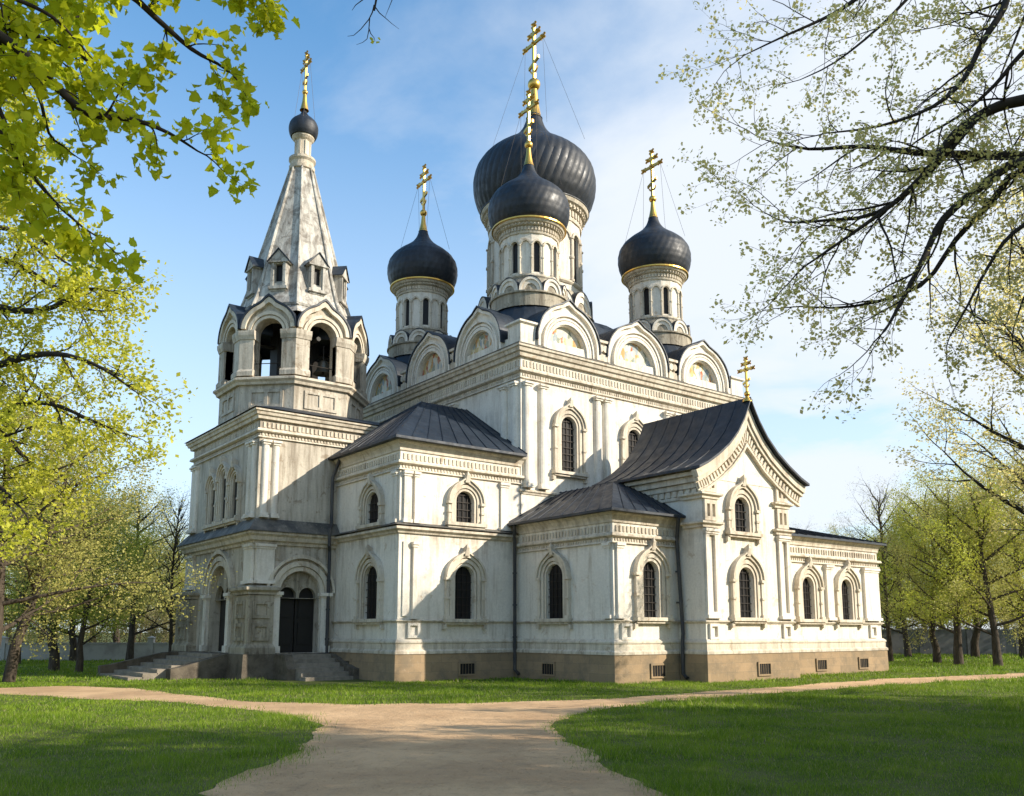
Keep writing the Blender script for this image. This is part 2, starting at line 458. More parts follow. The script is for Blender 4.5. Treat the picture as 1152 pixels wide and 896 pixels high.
# a window: hole in the wall, dark glazing with grille, plaster surround
def window(fr, c, w, z0, z1, parent, holes, depth=.15, sur=.42, hood=True, grille=True, ogee=.30, sill=True, colz=None):
    r = w / 2; zs = z1 - r
    holes.append(arch(c, zs, r, z0, n=12))
    g = MB(); g.slab(fr, arch(c, zs, r + .03, z0 - .03, n=12), [], -depth - .05, -depth, back=False)
    wd = g.build('window', 'glass', parent)
    if grille:
        b = MB(); k = 3 if w > .5 else 2
        for i in range(1, k + 1):
            x = c - r + w * i / (k + 1); zt = zs + sqrt(max(r * r - (x - c) ** 2, 0))
            b.box(fr, x - .012, x + .012, z0, zt, -depth + .02, -depth + .04)
        q = z0 + .22
        while q < z1 - .1:
            hw = r if q < zs else sqrt(max(r * r - (q - zs) ** 2, 0))
            b.box(fr, c - hw, c + hw, q, q + .022, -depth + .041, -depth + .06); q += .27
        b.build('window_grille', 'iron', parent)
    s = MB()
    r1, r2, r3 = r + sur * .22, r + sur * .62, r + sur
    # inner stepped band, round
    s.band(fr, arch(c, zs, r + .015, z0), arch(c, zs, r1, z0), -.02, .05)
    s.band(fr, arch(c, zs, r1 + .03, z0), arch(c, zs, r2 - .02, z0), -.02, .09)
    if hood:
        hz = zs - .02
        s.band(fr, arch(c, hz, r2 - .0, None, ogee * .2), arch(c, hz, r2 + (r3 - r2) * .55, None, ogee * .35), -.02, .15)
        s.band(fr, arch(c, hz, r2 + (r3 - r2) * .58, None, ogee * .36), arch(c, hz, r3, None, ogee * .62, wid=.16), -.02, .21)
        # finial on the hood
        zt = hz + r3 + ogee * .62 + .04
        s.add([fr(c - .10, zt - .30, .20), fr(c + .10, zt - .30, .20), fr(c + .06, zt - .02, .26), fr(c - .06, zt - .02, .26), fr(c, zt + .13, .2),
               fr(c - .10, zt - .30, .0), fr(c + .10, zt - .30, .0), fr(c + .06, zt - .02, .0), fr(c - .06, zt - .02, .0)],
              [(0, 1, 2, 3), (3, 2, 4), (1, 6, 7, 2), (0, 3, 8, 5), (3, 4, 8), (2, 7, 4), (0, 5, 6, 1)])
        for sg in (-1, 1):
            x = c + sg * (r2 + r3) / 2; hwc = (r3 - r2) / 2
            s.box(fr, x - hwc - .025, x + hwc + .025, zs - .12, zs - .02, -.02, .2)
            s.box(fr, x - hwc * .75, x + hwc * .75, z0 + .1, zs - .12, -.02, .13)
            zm = (z0 + zs) / 2
            s.box(fr, x - hwc, x + hwc, zm - .05, zm + .03, -.02, .165)
            s.box(fr, x - hwc - .02, x + hwc + .02, z0, z0 + .1, -.02, .19)
    if sill:
        s.box(fr, c - r3 - .06, c + r3 + .06, z0 - .12, z0 - .002, -.02, .24)
        s.box(fr, c - r3, c + r3, z0 - .2, z0 - .122, -.02, .17)
        for sg in (-1, 1): s.box(fr, c + sg * r3 - .07, c + sg * r3 + .07, z0 - .36, z0 - .202, -.02, .13)
    s.build('window_surround', 'trim', parent)

def dentils(mb, fr, s0, s1, z0, z1, step, d0, d1, duty=.55):
    n = max(1, int((s1 - s0) / step)); st = (s1 - s0) / n
    for i in range(n):
        a = s0 + st * (i + .5 - duty / 2); mb.box(fr, a, a + st * duty, z0, z1, d0, d1)

def frieze(path, ztop, parent, out=.30, name='cornice', h=1.0, mat='trim', cove=False):
    """stepped cornice with a row of dentils, its top at ztop"""
    c = MB()
    if cove: c.sweep(path, [(-.1, ztop), (out, ztop), (out * .9, ztop - .05), (out * .55, ztop - .12 * h), (out * .25, ztop - .26 * h), (.05, ztop - .34 * h), (-.1, ztop - .36 * h)])
    else: c.sweep(path, [(-.1, ztop), (out, ztop), (out, ztop - .07 * h), (out * .82, ztop - .10 * h), (out * .72, ztop - .2 * h), (out * .5, ztop - .22 * h),
                   (out * .42, ztop - .34 * h), (-.1, ztop - .34 * h)])
    c.sweep(path, [(-.1, ztop - .70 * h), (.11, ztop - .70 * h), (.14, ztop - .76 * h), (.14, ztop - .80 * h), (.06, ztop - .84 * h), (-.1, ztop - .84 * h)])
    c.sweep(path, [(-.1, ztop - .98 * h), (.06, ztop - .98 * h), (.08, ztop - 1.03 * h), (-.1, ztop - 1.05 * h)])
    n = len(path)
    for i in range(n):
        p = Vector(path[i]); q = Vector(path[(i + 1) % n]); d = (q - p); L = d.length; d.normalize(); nn = Vector((d.y, -d.x))
        fr = lambda a, z, dd, p=p, d=d, nn=nn: (p.x + d.x * a + nn.x * dd, p.y + d.y * a + nn.y * dd, z)
        dentils(c, fr, .08, L - .08, ztop - .64 * h, ztop - .44 * h, .17, -.01, .035, .5)
        dentils(c, fr, .05, L - .05, ztop - .95 * h, ztop - .87 * h, .13, -.01, .03, .5)
    return c.build(name, mat, parent)

def string(path, z, parent, out=.12, h=.16, mat='trim', name='string_course', cap=None):
    c = MB(); c.sweep(path, [(-.08, z), (out * .35, z), (out, z - h * .2), (out, z - h * .5), (out * .5, z - h * .7), (out * .35, z - h), (-.08, z - h)])
    o = c.build(name, mat, parent)
    if cap:
        q = MB(); q.sweep(path, [(-.08, z + cap), (.0, z + cap), (out + .05, z + .012), (out + .05, z + .002), (-.08, z + .002)]); q.build('ledge_flashing', 'ledge', parent)
    return o

def plinth(path, parent, top=.92):
    c = MB(); c.sweep(path, [(-.1, -.3), (.16, -.3), (.14, top), (-.1, top)]); o = c.build('plinth', 'stone', parent)
    c = MB(); c.sweep(path, [(-.1, top + .003), (.17, top + .003), (.17, top + .09), (.10, top + .15), (.10, top + .34), (.13, top + .37), (.13, top + .42), (.05, top + .50), (-.1, top + .5)])
    c.build('base_moulding', 'trim', parent); return o

def pilaster(fr, s0, s1, z0, z1, parent, d=.10, cap=True, panel=True, half=False):
    p = MB()
    if half:
        r = (s1 - s0) / 2; c0 = (s0 + s1) / 2; P = []
        n = 8
        for z in (z0 + .18, z1 - .16):
            for i in range(n + 1):
                t = pi * i / n; P.append(fr(c0 + r * cos(t), z, r * .9 * sin(t)))
        p.add(P, [(i, i + 1, n + 2 + i, n + 1 + i) for i in range(n)])
        p.box(fr, s0 - .03, s1 + .03, z0, z0 + .09, -.02, r + .06); p.box(fr, s0 - .01, s1 + .01, z0 + .09, z0 + .18, -.02, r + .02)
        p.box(fr, s0 - .01, s1 + .01, z1 - .16, z1 - .08, -.02, r + .01); p.box(fr, s0 - .04, s1 + .04, z1 - .08, z1, -.02, r + .06)
    else:
        if panel and s1 - s0 > .4:
            w = (s1 - s0) * .28
            p.slab(fr, [(s0, z0), (s1, z0), (s1, z1), (s0, z1)], [[(s0 + w, z0 + .22), (s1 - w, z0 + .22), (s1 - w, z1 - .22), (s0 + w, z1 - .22)]], -.02, d)
        else: p.box(fr, s0, s1, z0, z1, -.02, d)
        if cap:
            p.box(fr, s0 - .05, s1 + .05, z1 - .10, z1, -.02, d + .07); p.box(fr, s0 - .03, s1 + .03, z1 - .18, z1 - .10, -.02, d + .03)
            p.box(fr, s0 - .05, s1 + .05, z0, z0 + .12, -.02, d + .06)
    return p.build('pilaster', 'plaster', parent)

def vent(fr, c, parent, w=.62, z0=.2, z1=.56):
    b = MB(); b.box(fr, c - w / 2, c + w / 2, z0, z1, .10, .166); o = b.build('basement_vent', 'glass', parent)
    f = MB()
    f.slab(fr, [(c - w / 2 - .07, z0 - .06), (c + w / 2 + .07, z0 - .06), (c + w / 2 + .07, z1 + .07), (c - w / 2 - .07, z1 + .07)],
           [[(c - w / 2, z0), (c + w / 2, z0), (c + w / 2, z1), (c - w / 2, z1)]], .10, .20)
    for i in range(1, 5):
        x = c - w / 2 + w * i / 5; f.box(fr, x - .006, x + .006, z0, z1, .168, .176)
    f.build('vent_frame', 'stone', parent)

def niche(fr, c, z0, z1, w, parent):
    b = MB(); b.slab(fr, [(c - w / 2 - .09, z0 - .09), (c + w / 2 + .09, z0 - .09), (c + w / 2 + .09, z1 + .09), (c - w / 2 - .09, z1 + .09)],
                     [[(c - w / 2, z0), (c + w / 2, z0), (c + w / 2, z1), (c - w / 2, z1)]], -.02, .09)
    b.build('niche_frame', 'plaster', parent)

def block(name, parent, u0, v0, u1, v1, z0, z1, hs, hw, mat='plaster'):
    """four walls of a building block, window holes in the two faces one sees"""
    b = MB()
    b.slab(south(v0), [(u0, z0), (u1, z0), (u1, z1), (u0, z1)], hs, -.45, 0, back=False, rim=False)
    b.slab(west(u0), [(v0, z0), (v1, z0), (v1, z1), (v0, z1)], hw, -.45, 0, back=False, rim=False)
    b.slab(north(v1), [(u0, z0), (u1, z0), (u1, z1), (u0, z1)], [], -.45, 0, back=False, rim=False)
    b.slab(east(u1), [(v0, z0), (v1, z0), (v1, z1), (v0, z1)], [], -.45, 0, back=False, rim=False)
    o0 = origin(parent)
    return b

# ================================================================== CHURCH
church = empty('church', (24.0, 33.0, 0), 'large white plaster church with black onion domes, bell tower and gold crosses on the lawn', 'church')
def part(name, loc):    # an anchor for a block's pieces is its own wall mesh; see below
    pass

def make_block(name, u0, v0, u1, v1, z0, z1, feat, mat='plaster'):
    """feat(add_south, add_west, parent) is run first with a stub to collect holes, parts are parented afterwards"""
    hs, hw = [], []
    before = set(bpy.data.objects.keys())
    feat(hs, hw, church)
    new = [o for o in bpy.data.objects if o.name not in before]
    o = block(name, church, u0, v0, u1, v1, z0, z1, hs, hw).build(name, mat, church)
    for q in new:
        if q.parent == church: q.parent = o
    return o

# ---- nave (the tall cube)
U0, V0, U1, V1 = 20.5, 26.18, 34.2, 39.9
NC = ((U0 + U1) / 2, (V0 + V1) / 2)
def f_nave(hs, hw, P):
    S = south(V0); Wt = west(U0)
    window(S, 22.95, .78, 7.98, 10.26, P, hs, sur=.46, ogee=.35)
    window(S, 26.7, .78, 7.98, 10.26, P, hs, sur=.46, ogee=.35)
    window(S, 31.3, .78, 7.98, 10.26, P, hs, sur=.46, ogee=.35)
    for c in (20.78, 21.55, 24.52, 25.05, 28.75, 29.35, 33.15, 33.85):
        pilaster(S, c - .19, c + .19, 7.15, 11.35, P, half=True)
    for c in (26.48, 27.2, 30.7, 31.4, 34.95, 35.55, 39.0, 39.6):
        pilaster(Wt, c - .19, c + .19, 7.15, 11.35, P, half=True)
    g = MB(); g.slab(Wt, [(27.9, 8.3), (28.05, 8.3), (28.05, 9.2), (27.9, 9.2)], [], -.3, -.25); hw.append([(27.88, 8.3), (28.08, 8.3), (28.08, 9.25), (27.88, 9.25)])
    g.build('window', 'glass', P)
    pth = rect(U0, V0, U1, V1)
    frieze(pth, 12.78, P, .34, h=1.25)
    string(pth, 7.1, P, .10, .2)
    c = MB(); c.sweep(pth, [(-.3, 12.785), (.36, 12.785), (.36, 12.82), (.02, 12.95), (-.3, 12.95)]); c.build('ledge_flashing', 'ledge', P)
    # parapet under the gables
    c = MB(); c.sweep(pth, [(-.5, 12.9), (-.02, 12.9), (-.02, 13.3), (-.5, 13.3)]); c.build('parapet', 'plaster', P)
nave = make_block('nave', U0, V0, U1, V1, 0, 12.8, f_nave)

GW = 1.78
def zakomara(fr, c, w, mmat, parent, top=15.15, corner=None):
    zs = 13.3; rise = (top - .20 - zs) / w
    out = arch(c, zs, w, 12.9, .22, n=30, rise=rise, wid=.14)
    b = MB()
    mr = w * .61
    b.slab(fr, out, [arch(c, 13.0, mr, 12.98, n=16, rise=1.1)], -.5, 0)
    b.band(fr, arch(c, 13.02, mr + .02, 12.95, 0, 20, 1.1), arch(c, 13.02, mr + .15, 12.95, 0, 20, 1.1), -.02, .07)
    b.band(fr, arch(c, 13.05, mr + .17, 12.95, 0, 20, 1.08), arch(c, 13.05, mr + .25, 12.95, .0, 20, 1.08), -.02, .08)
    b.band(fr, arch(c, 13.1, mr + .29, 12.95, .0, 20, 1.06), arch(c, 13.1, mr + .36, 12.95, .0, 20, 1.06), -.02, .13)
    b.band(fr, arch(c, zs, w - .13, 12.95, .17, 30, rise * 1.0, wid=.14), arch(c, zs, w - .01, 12.95, .215, 30, rise, wid=.14), -.02, .14)
    g = b.build('gable', 'plaster', parent)
    q = MB(); q.slab(fr, arch(c, 13.0, mr + .03, 12.97, n=16, rise=1.1), [], -.30, -.20, back=False)
    q.build('mural', mmat, parent)
    # barrel roof over the gable, reaching back to the main roof
    r = MB()
    oi = arch(c, zs, w + .01, 13.2, .22, 30, rise, wid=.14); oo = arch(c, zs, w + .06, 13.2, .24, 30, rise * 1.0, wid=.14)
    n = len(oi)
    r.band(fr, oi, oo, -3.4, .20)
    r.build('gable_roof', 'roof', parent)
    return g

for i, (c, w) in enumerate(((22.95, 1.66), (26.95, 1.86), (31.3, 1.78))):
    zakomara(south(V0), c, w, ('mural', 'mural_b', 'mural_c')[i], nave)
for i, (c, w) in enumerate(((28.95, 1.66), (32.85, 1.80), (37.3, 1.85))):
    zakomara(west(U0), c, w, ('mural_c', 'mural', 'mural_b')[i], nave)
for i, c in enumerate((22.95, 26.95, 31.3)):
    zakomara(north(V1), c, 1.75, 'mural', nave)
for i, c in enumerate((28.95, 32.85, 37.3)):
    zakomara(east(U1), c, 1.75, 'mural', nave)
# corner blocks and scroll consoles between the gables
for (fu, fv, du, dv) in ((U0, V0, 1, 1), (U1, V0, -1, 1), (U0, V1, 1, -1), (U1, V1, -1, -1)):
    b = MB(); x0, x1 = sorted((fu, fu + du * .78)); y0, y1 = sorted((fv, fv + dv * .78))
    b.sweep(rect(x0, y0, x1, y1), [(-.35, 12.9), (.02, 12.9), (.02, 13.72), (.12, 13.78), (.12, 13.86), (-.35, 13.86)])
    b.add([(x0, y0, 13.86), (x1, y0, 13.86), (x1, y1, 13.86), (x0, y1, 13.86)], [(0, 1, 2, 3)])
    b.build('corner_block', 'plaster', nave)
def console(fr, c, parent):
    b = MB(); b.box(fr, c - .26, c + .26, 12.95, 13.25, -.3, .12); b.box(fr, c - .2, c + .2, 13.25, 13.75, -.3, .05)
    b.box(fr, c - .3, c + .3, 13.75, 13.86, -.3, .16)
    for sg in (-1, 1):
        P = [fr(c + sg * .12 + .13 * cos(2 * pi * i / 10), 13.5 + .16 * sin(2 * pi * i / 10), d) for d in (-.1, .14) for i in range(10)]
        b.add(P, [tuple(range(10)), tuple(range(19, 9, -1))] + [(i, (i + 1) % 10, (i + 1) % 10 + 10, i + 10) for i in range(10)])
    b.build('console', 'trim', parent)
for c in (24.85, 29.17): console(south(V0), c, nave); console(north(V1), c, nave)
for c in (30.9, 35.0): console(west(U0), c, nave); console(east(U1), c, nave)

# main hipped roof of the nave
def hip(mb, u0, v0, u1, v1, z0, in_, z1, th=.09, steps=1, sag=0.):
    P = []; prev = None; rings = []
    for k in range(steps + 1):
        t = k / steps; zz_ = z0 + (z1 - z0) * (t - sag * t * (1 - t))
        e = in_ * t
        rings.append([(u0 + e, v0 + e, zz_), (u1 - e, v0 + e, zz_), (u1 - e, v1 - e, zz_), (u0 + e, v1 - e, zz_)])
    for r in rings: P += r
    F = [(k * 4 + i, k * 4 + (i + 1) % 4, (k + 1) * 4 + (i + 1) % 4, (k + 1) * 4 + i) for k in range(steps) for i in range(4)]
    F.append(tuple(steps * 4 + i for i in range(4))); F.append((3, 2, 1, 0))
    mb.add(P, F)
r = MB(); hip(r, U0 + .3, V0 + .3, U1 - .3, V1 - .3, 13.35, 4.3, 16.9)
r.build('nave_roof', 'roof', nave)

# ---- drums and domes
def onion(c, z0, R, H, parent, ribs, twist, scale=False, name='onion_dome', depth=.006):
    key = [(0, .84), (.09, .935), (.20, .99), (.31, 1.0), (.42, .96), (.505, .87), (.575, .745), (.635, .60), (.69, .46), (.745, .34), (.80, .25), (.86, .185), (.92, .145), (.96, .13), (1.0, .105)]
    t = [k[0] for k in key]; r_ = [k[1] for k in key]
    m = 44; n = ribs * 4
    P = []
    for j in range(m):
        s = j / (m - 1); r = float(np.interp(s, t, r_))
        if 0 < j < m - 1: r = (float(np.interp(max(s - .025, 0), t, r_)) + 2 * r + float(np.interp(min(s + .025, 1), t, r_))) / 4
        for i in range(n):
            a = 2 * pi * i / n + twist * s
            k = i % 4
            bulge = (0, depth, depth * 1.25, depth)[k]
            rr = R * r * (1 + bulge * min(1, r * 1.4))
            if scale: rr *= 1 + .006 * ((j // 2) % 2)
            P.append((c[0] + rr * cos(a), c[1] + rr * sin(a), z0 + H * s))
    F = [(j * n + i, j * n + (i + 1) % n, (j + 1) * n + (i + 1) % n, (j + 1) * n + i) for j in range(m - 1) for i in range(n)]
    F.append(tuple(range(n))[::-1]); F.append(tuple((m - 1) * n + i for i in range(n)))
    b = MB(); b.add(P, F)
    o = b.build(name, 'dome', parent, smooth=True, angle=28)
    return o

def cross(c, z, hgt, parent, ball=.2, cone=.8, cr=.15):
    """gilt cone, ball and three-barred cross; the bars run along y"""
    b = MB(); b.lathe(c, [(cr * 1.5, z - .05), (cr * 1.25, z + .05), (cr * .8, z + cone * .5), (cr * .55, z + cone), (0.02, z + cone)], 14)
    b.build('finial', 'gold', parent, smooth=True)
    zb = z + cone + ball * .8
    b = MB(); b.lathe(c, [(0.01, zb - ball)] + [(ball * cos(t), zb + ball * sin(t)) for t in np.linspace(-1.4, 1.4, 9)] + [(.01, zb + ball)], 16)
    b.build('finial_ball', 'gold', parent, smooth=True, angle=60)
    z0 = zb + ball * .9; b = MB(); t = hgt * .022 + .012
    fr = lambda a, zz, d: (c[0] - d, c[1] + a, zz)
    b.box(fr, -t, t, z0, z0 + hgt, -t * .7, t * .7)
    zc = z0 + hgt * .66; hw = hgt * .235
    b.box(fr, -hw, hw, zc - t, zc + t, -t * .65, t * .65)
    b.box(fr, -hw * .45, hw * .45, z0 + hgt * .84 - t, z0 + hgt * .84 + t, -t * .65, t * .65)
    s = hw * .55; zl = z0 + hgt * .30
    b.add([fr(a, zl - a * .45 + e, d) for a in (-s, s) for e in (-t, t) for d in (-t * .6, t * .6)], [(0, 1, 3, 2), (4, 6, 7, 5), (0, 4, 5, 1), (2, 3, 7, 6), (0, 2, 6, 4), (1, 5, 7, 3)])
    def knob(a, zz, r): b.add([fr(a + r, zz, 0), fr(a - r, zz, 0), fr(a, zz + r, 0), fr(a, zz - r, 0), fr(a, zz, r), fr(a, zz, -r)],
                              [(0, 2, 4), (2, 1, 4), (1, 3, 4), (3, 0, 4), (2, 0, 5), (1, 2, 5), (3, 1, 5), (0, 3, 5)])
    for a, zz in ((-hw, zc), (hw, zc), (0, z0 + hgt), (-hw * .45, z0 + hgt * .84), (hw * .45, z0 + hgt * .84), (0, zc)):
        knob(a, zz, t * 2.1)
        for e in (-1, 1): knob(a + e * t * 1.8, zz + t * 1.2, t * 1.1); knob(a + e * t * 1.8, zz - t * 1.2, t * 1.1)
    # crescent at the foot
    b.tube([fr(hw * .42 * sin(q), z0 + hgt * .18 - hw * .42 * cos(q) + hw * .2, 0) for q in np.linspace(-1.35, 1.35, 9)], [t * (.3 + .6 * cos(q * 1.1)) for q in np.linspace(-1.3, 1.3, 9)], 6)
    b.build('cross', 'gold', parent)
    return (zc, hw)

def drum(c, r, z0, z1, parent, wz0, wz1, ww, kz, kr, kh, nk=12, cor=.3):
    """cylindrical lantern of sixteen bays, every second one a window"""
    n = 16; ap = r * cos(pi / n); hw = r * sin(pi / n)
    b = MB(); objs = []
    wins = []
    for k in range(n):
        a = 2 * pi * k / n; fr = facet(c, ap, a)
        hole = [arch(0, wz1 - ww / 2, ww / 2, wz0, n=8)] if k % 2 else []
        b.slab(fr, [(-hw, z0), (hw, z0), (hw, z1), (-hw, z1)], hole, -.25, 0, back=False, rim=False)
    d = b.build('drum', 'plaster', parent)
    zt = wz1 + .08
    t = MB()
    for k in range(n):
        a = 2 * pi * k / n; fr = facet(c, ap, a)
        s = hw / (ap) * 1.0
        t.band(fr, arch(0, wz1 - ww / 2 - .02, hw * .66, None, 0, 10), arch(0, wz1 - ww / 2 - .02, hw * .96, None, .03, 10), -.02, .07)
        if k % 2:
            t.band(fr, arch(0, wz1 - ww / 2, ww / 2 + .01, wz0, 0, 8), arch(0, wz1 - ww / 2, ww / 2 + .07, wz0, 0, 8), -.02, .04)
            g = MB(); g.slab(fr, [(-ww / 2 - .02, wz0 - .02), (ww / 2 + .02, wz0 - .02), (ww / 2 + .02, wz1 + .02), (-ww / 2 - .02, wz1 + .02)], [], -.2, -.1, back=False)
            g.build('window', 'glass', d)
        # slim column on the edge between bays
        e = 2 * pi * (k + .5) / n; cc_ = (c[0] + (r + .015) * cos(e), c[1] + (r + .015) * sin(e)); q = hw * .17
        zs = wz1 - ww / 2
        t.lathe(cc_, [(q * 1.6, wz0 - .12), (q * 1.6, wz0), (q, wz0 + .04), (q, wz0 + (zs - wz0) * .48), (q * 1.6, wz0 + (zs - wz0) * .5), (q * 1.6, wz0 + (zs - wz0) * .55), (q, wz0 + (zs - wz0) * .57), (q, zs - .1), (q * 1.7, zs - .06), (q * 1.7, zs)], 8)
    t.lathe(c, [(r - .05, wz0 - .12), (r + .09, wz0 - .12), (r + .09, wz0 - .2), (r + .02, wz0 - .28), (r - .05, wz0 - .28)], 48)
    t.build('drum_arcade', 'trim', d)
    h = z1 - wz1
    q = MB(); o = cor
    q.lathe(c, [(r - .05, z1 - h * .62), (r + .04, z1 - h * .62), (r + .06, z1 - h * .55), (r + .02, z1 - h * .52), (r + .03, z1 - h * .28), (r + o * .45, z1 - h * .25), (r + o * .5, z1 - h * .16),
                (r + o * .85, z1 - h * .12), (r + o, z1 - h * .04), (r + o, z1), (r - .05, z1)], 48)
    for k in range(56):
        fr = facet(c, r, 2 * pi * k / 56); q.box(fr, -r * .03, r * .03, z1 - h * .48, z1 - h * .30, -.02, .08)
        fr = facet(c, r, 2 * pi * (k + .5) / 56); q.box(fr, -r * .02, r * .02, z1 - h * .24, z1 - h * .17, -.02, o * .5 + .06)
    q.build('drum_cornice', 'trim', d)
    # ring of little kokoshnik gables round the foot
    base = MB(); base.lathe(c, [(kr + .02, kz - .55), (kr + .02, kz), (kr + .1, kz + .03), (kr + .1, kz + .1), (kr - .1, kz + .1), (kr - .12, kz + kh * .5), (r + .05, kz + kh * 1.15), (r - .05, z0 + .4)], 48)
    base.build('drum_base', 'grime', d)
    kw = kr * sin(pi / nk) * 1.0
    for k in range(nk):
        fr = facet(c, kr * cos(pi / nk) - .05, 2 * pi * (k + .5) / nk)
        s = MB(); z = kz + .1
        s.slab(fr, arch(0, z + .05, kw, z, .0, 14, rise=(kh - .12) / kw, wid=.2), [arch(0, z + .04, kw * .52, z + .02, 0, 10, rise=(kh - .12) / kw)], -.22, .04)
        s.slab(fr, arch(0, z + .04, kw * .56, z + .01, 0, 10, rise=(kh - .12) / kw), [], -.14, -.08, back=False)
        s.band(fr, arch(0, z + .05, kw * .80, z, .0, 14, rise=(kh - .12) / kw, wid=.2), arch(0, z + .05, kw * .99, z, .0, 14, rise=(kh - .12) / kw, wid=.2), -.02, .10)
        s.build('kokoshnik', 'plaster', d)
        s = MB(); s.band(fr, arch(0, z + .05, kw * .995, z, .005, 14, rise=(kh - .12) / kw), arch(0, z + .05, kw * 1.02, z, .03, 14, rise=(kh - .11) / kw), -.5, .12)
        s.build('kokoshnik_roof', 'roof', d)
    return d

SM = [(23.15, 28.95), (31.35, 29.05), (22.85, 37.5), (31.4, 37.2)]
def guy(c, z, r, zc, hw, zd, parent):
    b = MB()
    for sg in (-1, 1):
        for e in (-.6, .6):
            b.tube([(c[0], c[1] + sg * hw, zc), (c[0] + e * r * .7, c[1] + sg * r * .85, zd)], .008, 3)
    b.build('guy_wire', 'iron', parent)
for c in SM:
    d = drum(c, 1.28, 16.2, 19.28, church, 16.95, 18.35, .29, 15.85, 1.66, .72, 10, .32)
    rb = MB(); rb.lathe(c, [(2.3, 14.3), (1.66, 15.2), (1.6, 15.3)], 24); rb.build('drum_skirt_roof', 'roof', d)
    o = onion(c, 19.3, 1.82, 3.35, church, 34, .9, True)
    g = MB(); g.lathe(c, [(1.58, 19.26), (1.68, 19.27), (1.68, 19.33), (1.40, 19.40)], 48); g.build('gilt_rim', 'gold', o)
    zc, hw = cross(c, 22.55, 2.45, o, .19, .85, .17)
    guy(c, 0, 1.7, zc, hw, 21.2, o)
CC = (27.05, 33.35)
d = drum(CC, 2.38, 17.2, 23.0, church, 18.9, 21.35, .52, 16.95, 2.95, 1.15, 12, .42)
o = onion(CC, 22.98, 3.18, 5.75, church, 46, .65, depth=.009)
g = MB(); g.lathe(CC, [(2.70, 22.97), (2.84, 22.98), (2.84, 23.03), (2.40, 23.05)], 48); g.build('dome_rim', 'dome', o)
zc, hw = cross(CC, 28.55, 3.2, o, .34, 1.65, .30)
guy(CC, 0, 3.0, zc, hw, 26.6, o)

# ---- refectory (the two-storey block on the left of the nave)
BU0, BV0, BU1, BV1 = 15.18, 26.18, 20.45, 39.2
def f_ref(hs, hw, P):
    S = south(BV0); Wt = west(BU0)
    window(S, 17.9, .80, 2.12, 4.0, P, hs, sur=.46)
    window(S, 17.9, .76, 5.56, 6.72, P, hs, sur=.42, ogee=.28)
    window(Wt, 28.05, .95, 2.12, 4.0, P, hw, sur=.44, depth=.10)
    window(Wt, 28.05, .88, 5.50, 6.66, P, hw, sur=.40, ogee=.26, depth=.10)
    pth = rect(BU0, BV0, BU1, BV1)
    frieze(pth, 8.28, P, .22, cove=True)
    string(pth, 5.30, P, .22, .26, cap=.12)
    string(pth, 2.08, P, .09, .10)
    plinth(pth, P)
    for a, b_ in ((15.32, 15.58), (15.74, 15.90)): pilaster(S, a, b_, 5.40, 7.22, P, .09)
    for a, b_ in ((26.30, 26.56),): pilaster(Wt, a, b_, 5.40, 7.22, P, .07)
    pilaster(S, 19.5, 19.85, 5.40, 7.22, P, .08)
    pilaster(S, 15.34, 15.52, 2.2, 4.75, P, .05, cap=False); pilaster(S, 15.72, 15.88, 2.1, 4.75, P, .10)
    niche(S, 15.8, 1.55, 1.88, .3, P)
    vent(S, 17.95, P); vent(Wt, 29.6, P, .8, .12, .62)
ref = make_block('refectory', BU0, BV0, BU1, BV1, 0, 8.3, f_ref)
def roof_eave(mb, path, z, out, th=.07): mb.sweep(path, [(-.3, z), (out, z), (out, z + th), (-.3, z + th)])
def seams(mb, a, b, c, d, n):
    """raised seams running from edge a-b up to edge c-d"""
    a, b, c, d = map(Vector, (a, b, c, d))
    nn = (b - a).cross(c - a).normalized(); nn = nn if nn.z > 0 else -nn
    for i in range(n + 1):
        t = i / n; p = a.lerp(b, t); q = c.lerp(d, t)
        w = (b - a).normalized() * .009
        mb.add([p - w + nn * .002, p + w + nn * .002, q + w + nn * .002, q - w + nn * .002, p - w + nn * .03, p + w + nn * .03, q + w + nn * .03, q - w + nn * .03],
               [(4, 5, 6, 7), (0, 4, 7, 3), (1, 2, 6, 5), (0, 1, 5, 4), (3, 7, 6, 2)])
r = MB(); e = .44; x0, y0, z0 = BU0 - e, BV0 - e, 8.36
ym = 29.9; rx, zr = 18.3, 10.95; y1 = ym + (ym - y0); x1 = 20.47
x1b = 20.47
P = [(x0, y0, z0), (x1, y0, z0), (x1, ym, zr), (rx, ym, zr), (x0, y1, z0), (x1, y1, z0)]
r.add(P, [(0, 1, 2, 3), (0, 3, 4), (3, 2, 5, 4), (0, 4, 5, 1)])
r.add([(x0, y0, z0 - .09), (x1, y0, z0 - .09), (x1, y1, z0 - .09), (x0, y1, z0 - .09), (x0, y0, z0), (x1, y0, z0), (x1, y1, z0), (x0, y1, z0)], [(0, 1, 5, 4), (0, 4, 7, 3), (3, 2, 1, 0), (2, 3, 7, 6), (1, 2, 6, 5)])
# flared corner piece
seams(r, P[0], P[1], P[3], P[2], 9); seams(r, P[0], P[4], P[3], P[3], 12)
# rear half of the refectory roof, behind the tower
y2 = BV1 + e
r.add([(x0, y1, z0), (x1, y1, z0), (x1, y2, z0), (x0, y2, z0), (x0 + 2, (y1 + y2) / 2, 10.2), (x1, (y1 + y2) / 2, 10.2)], [(0, 1, 5, 4), (2, 3, 4, 5), (3, 0, 4), (0, 3, 2, 1)])
r.build('refectory_roof', 'roof', ref)

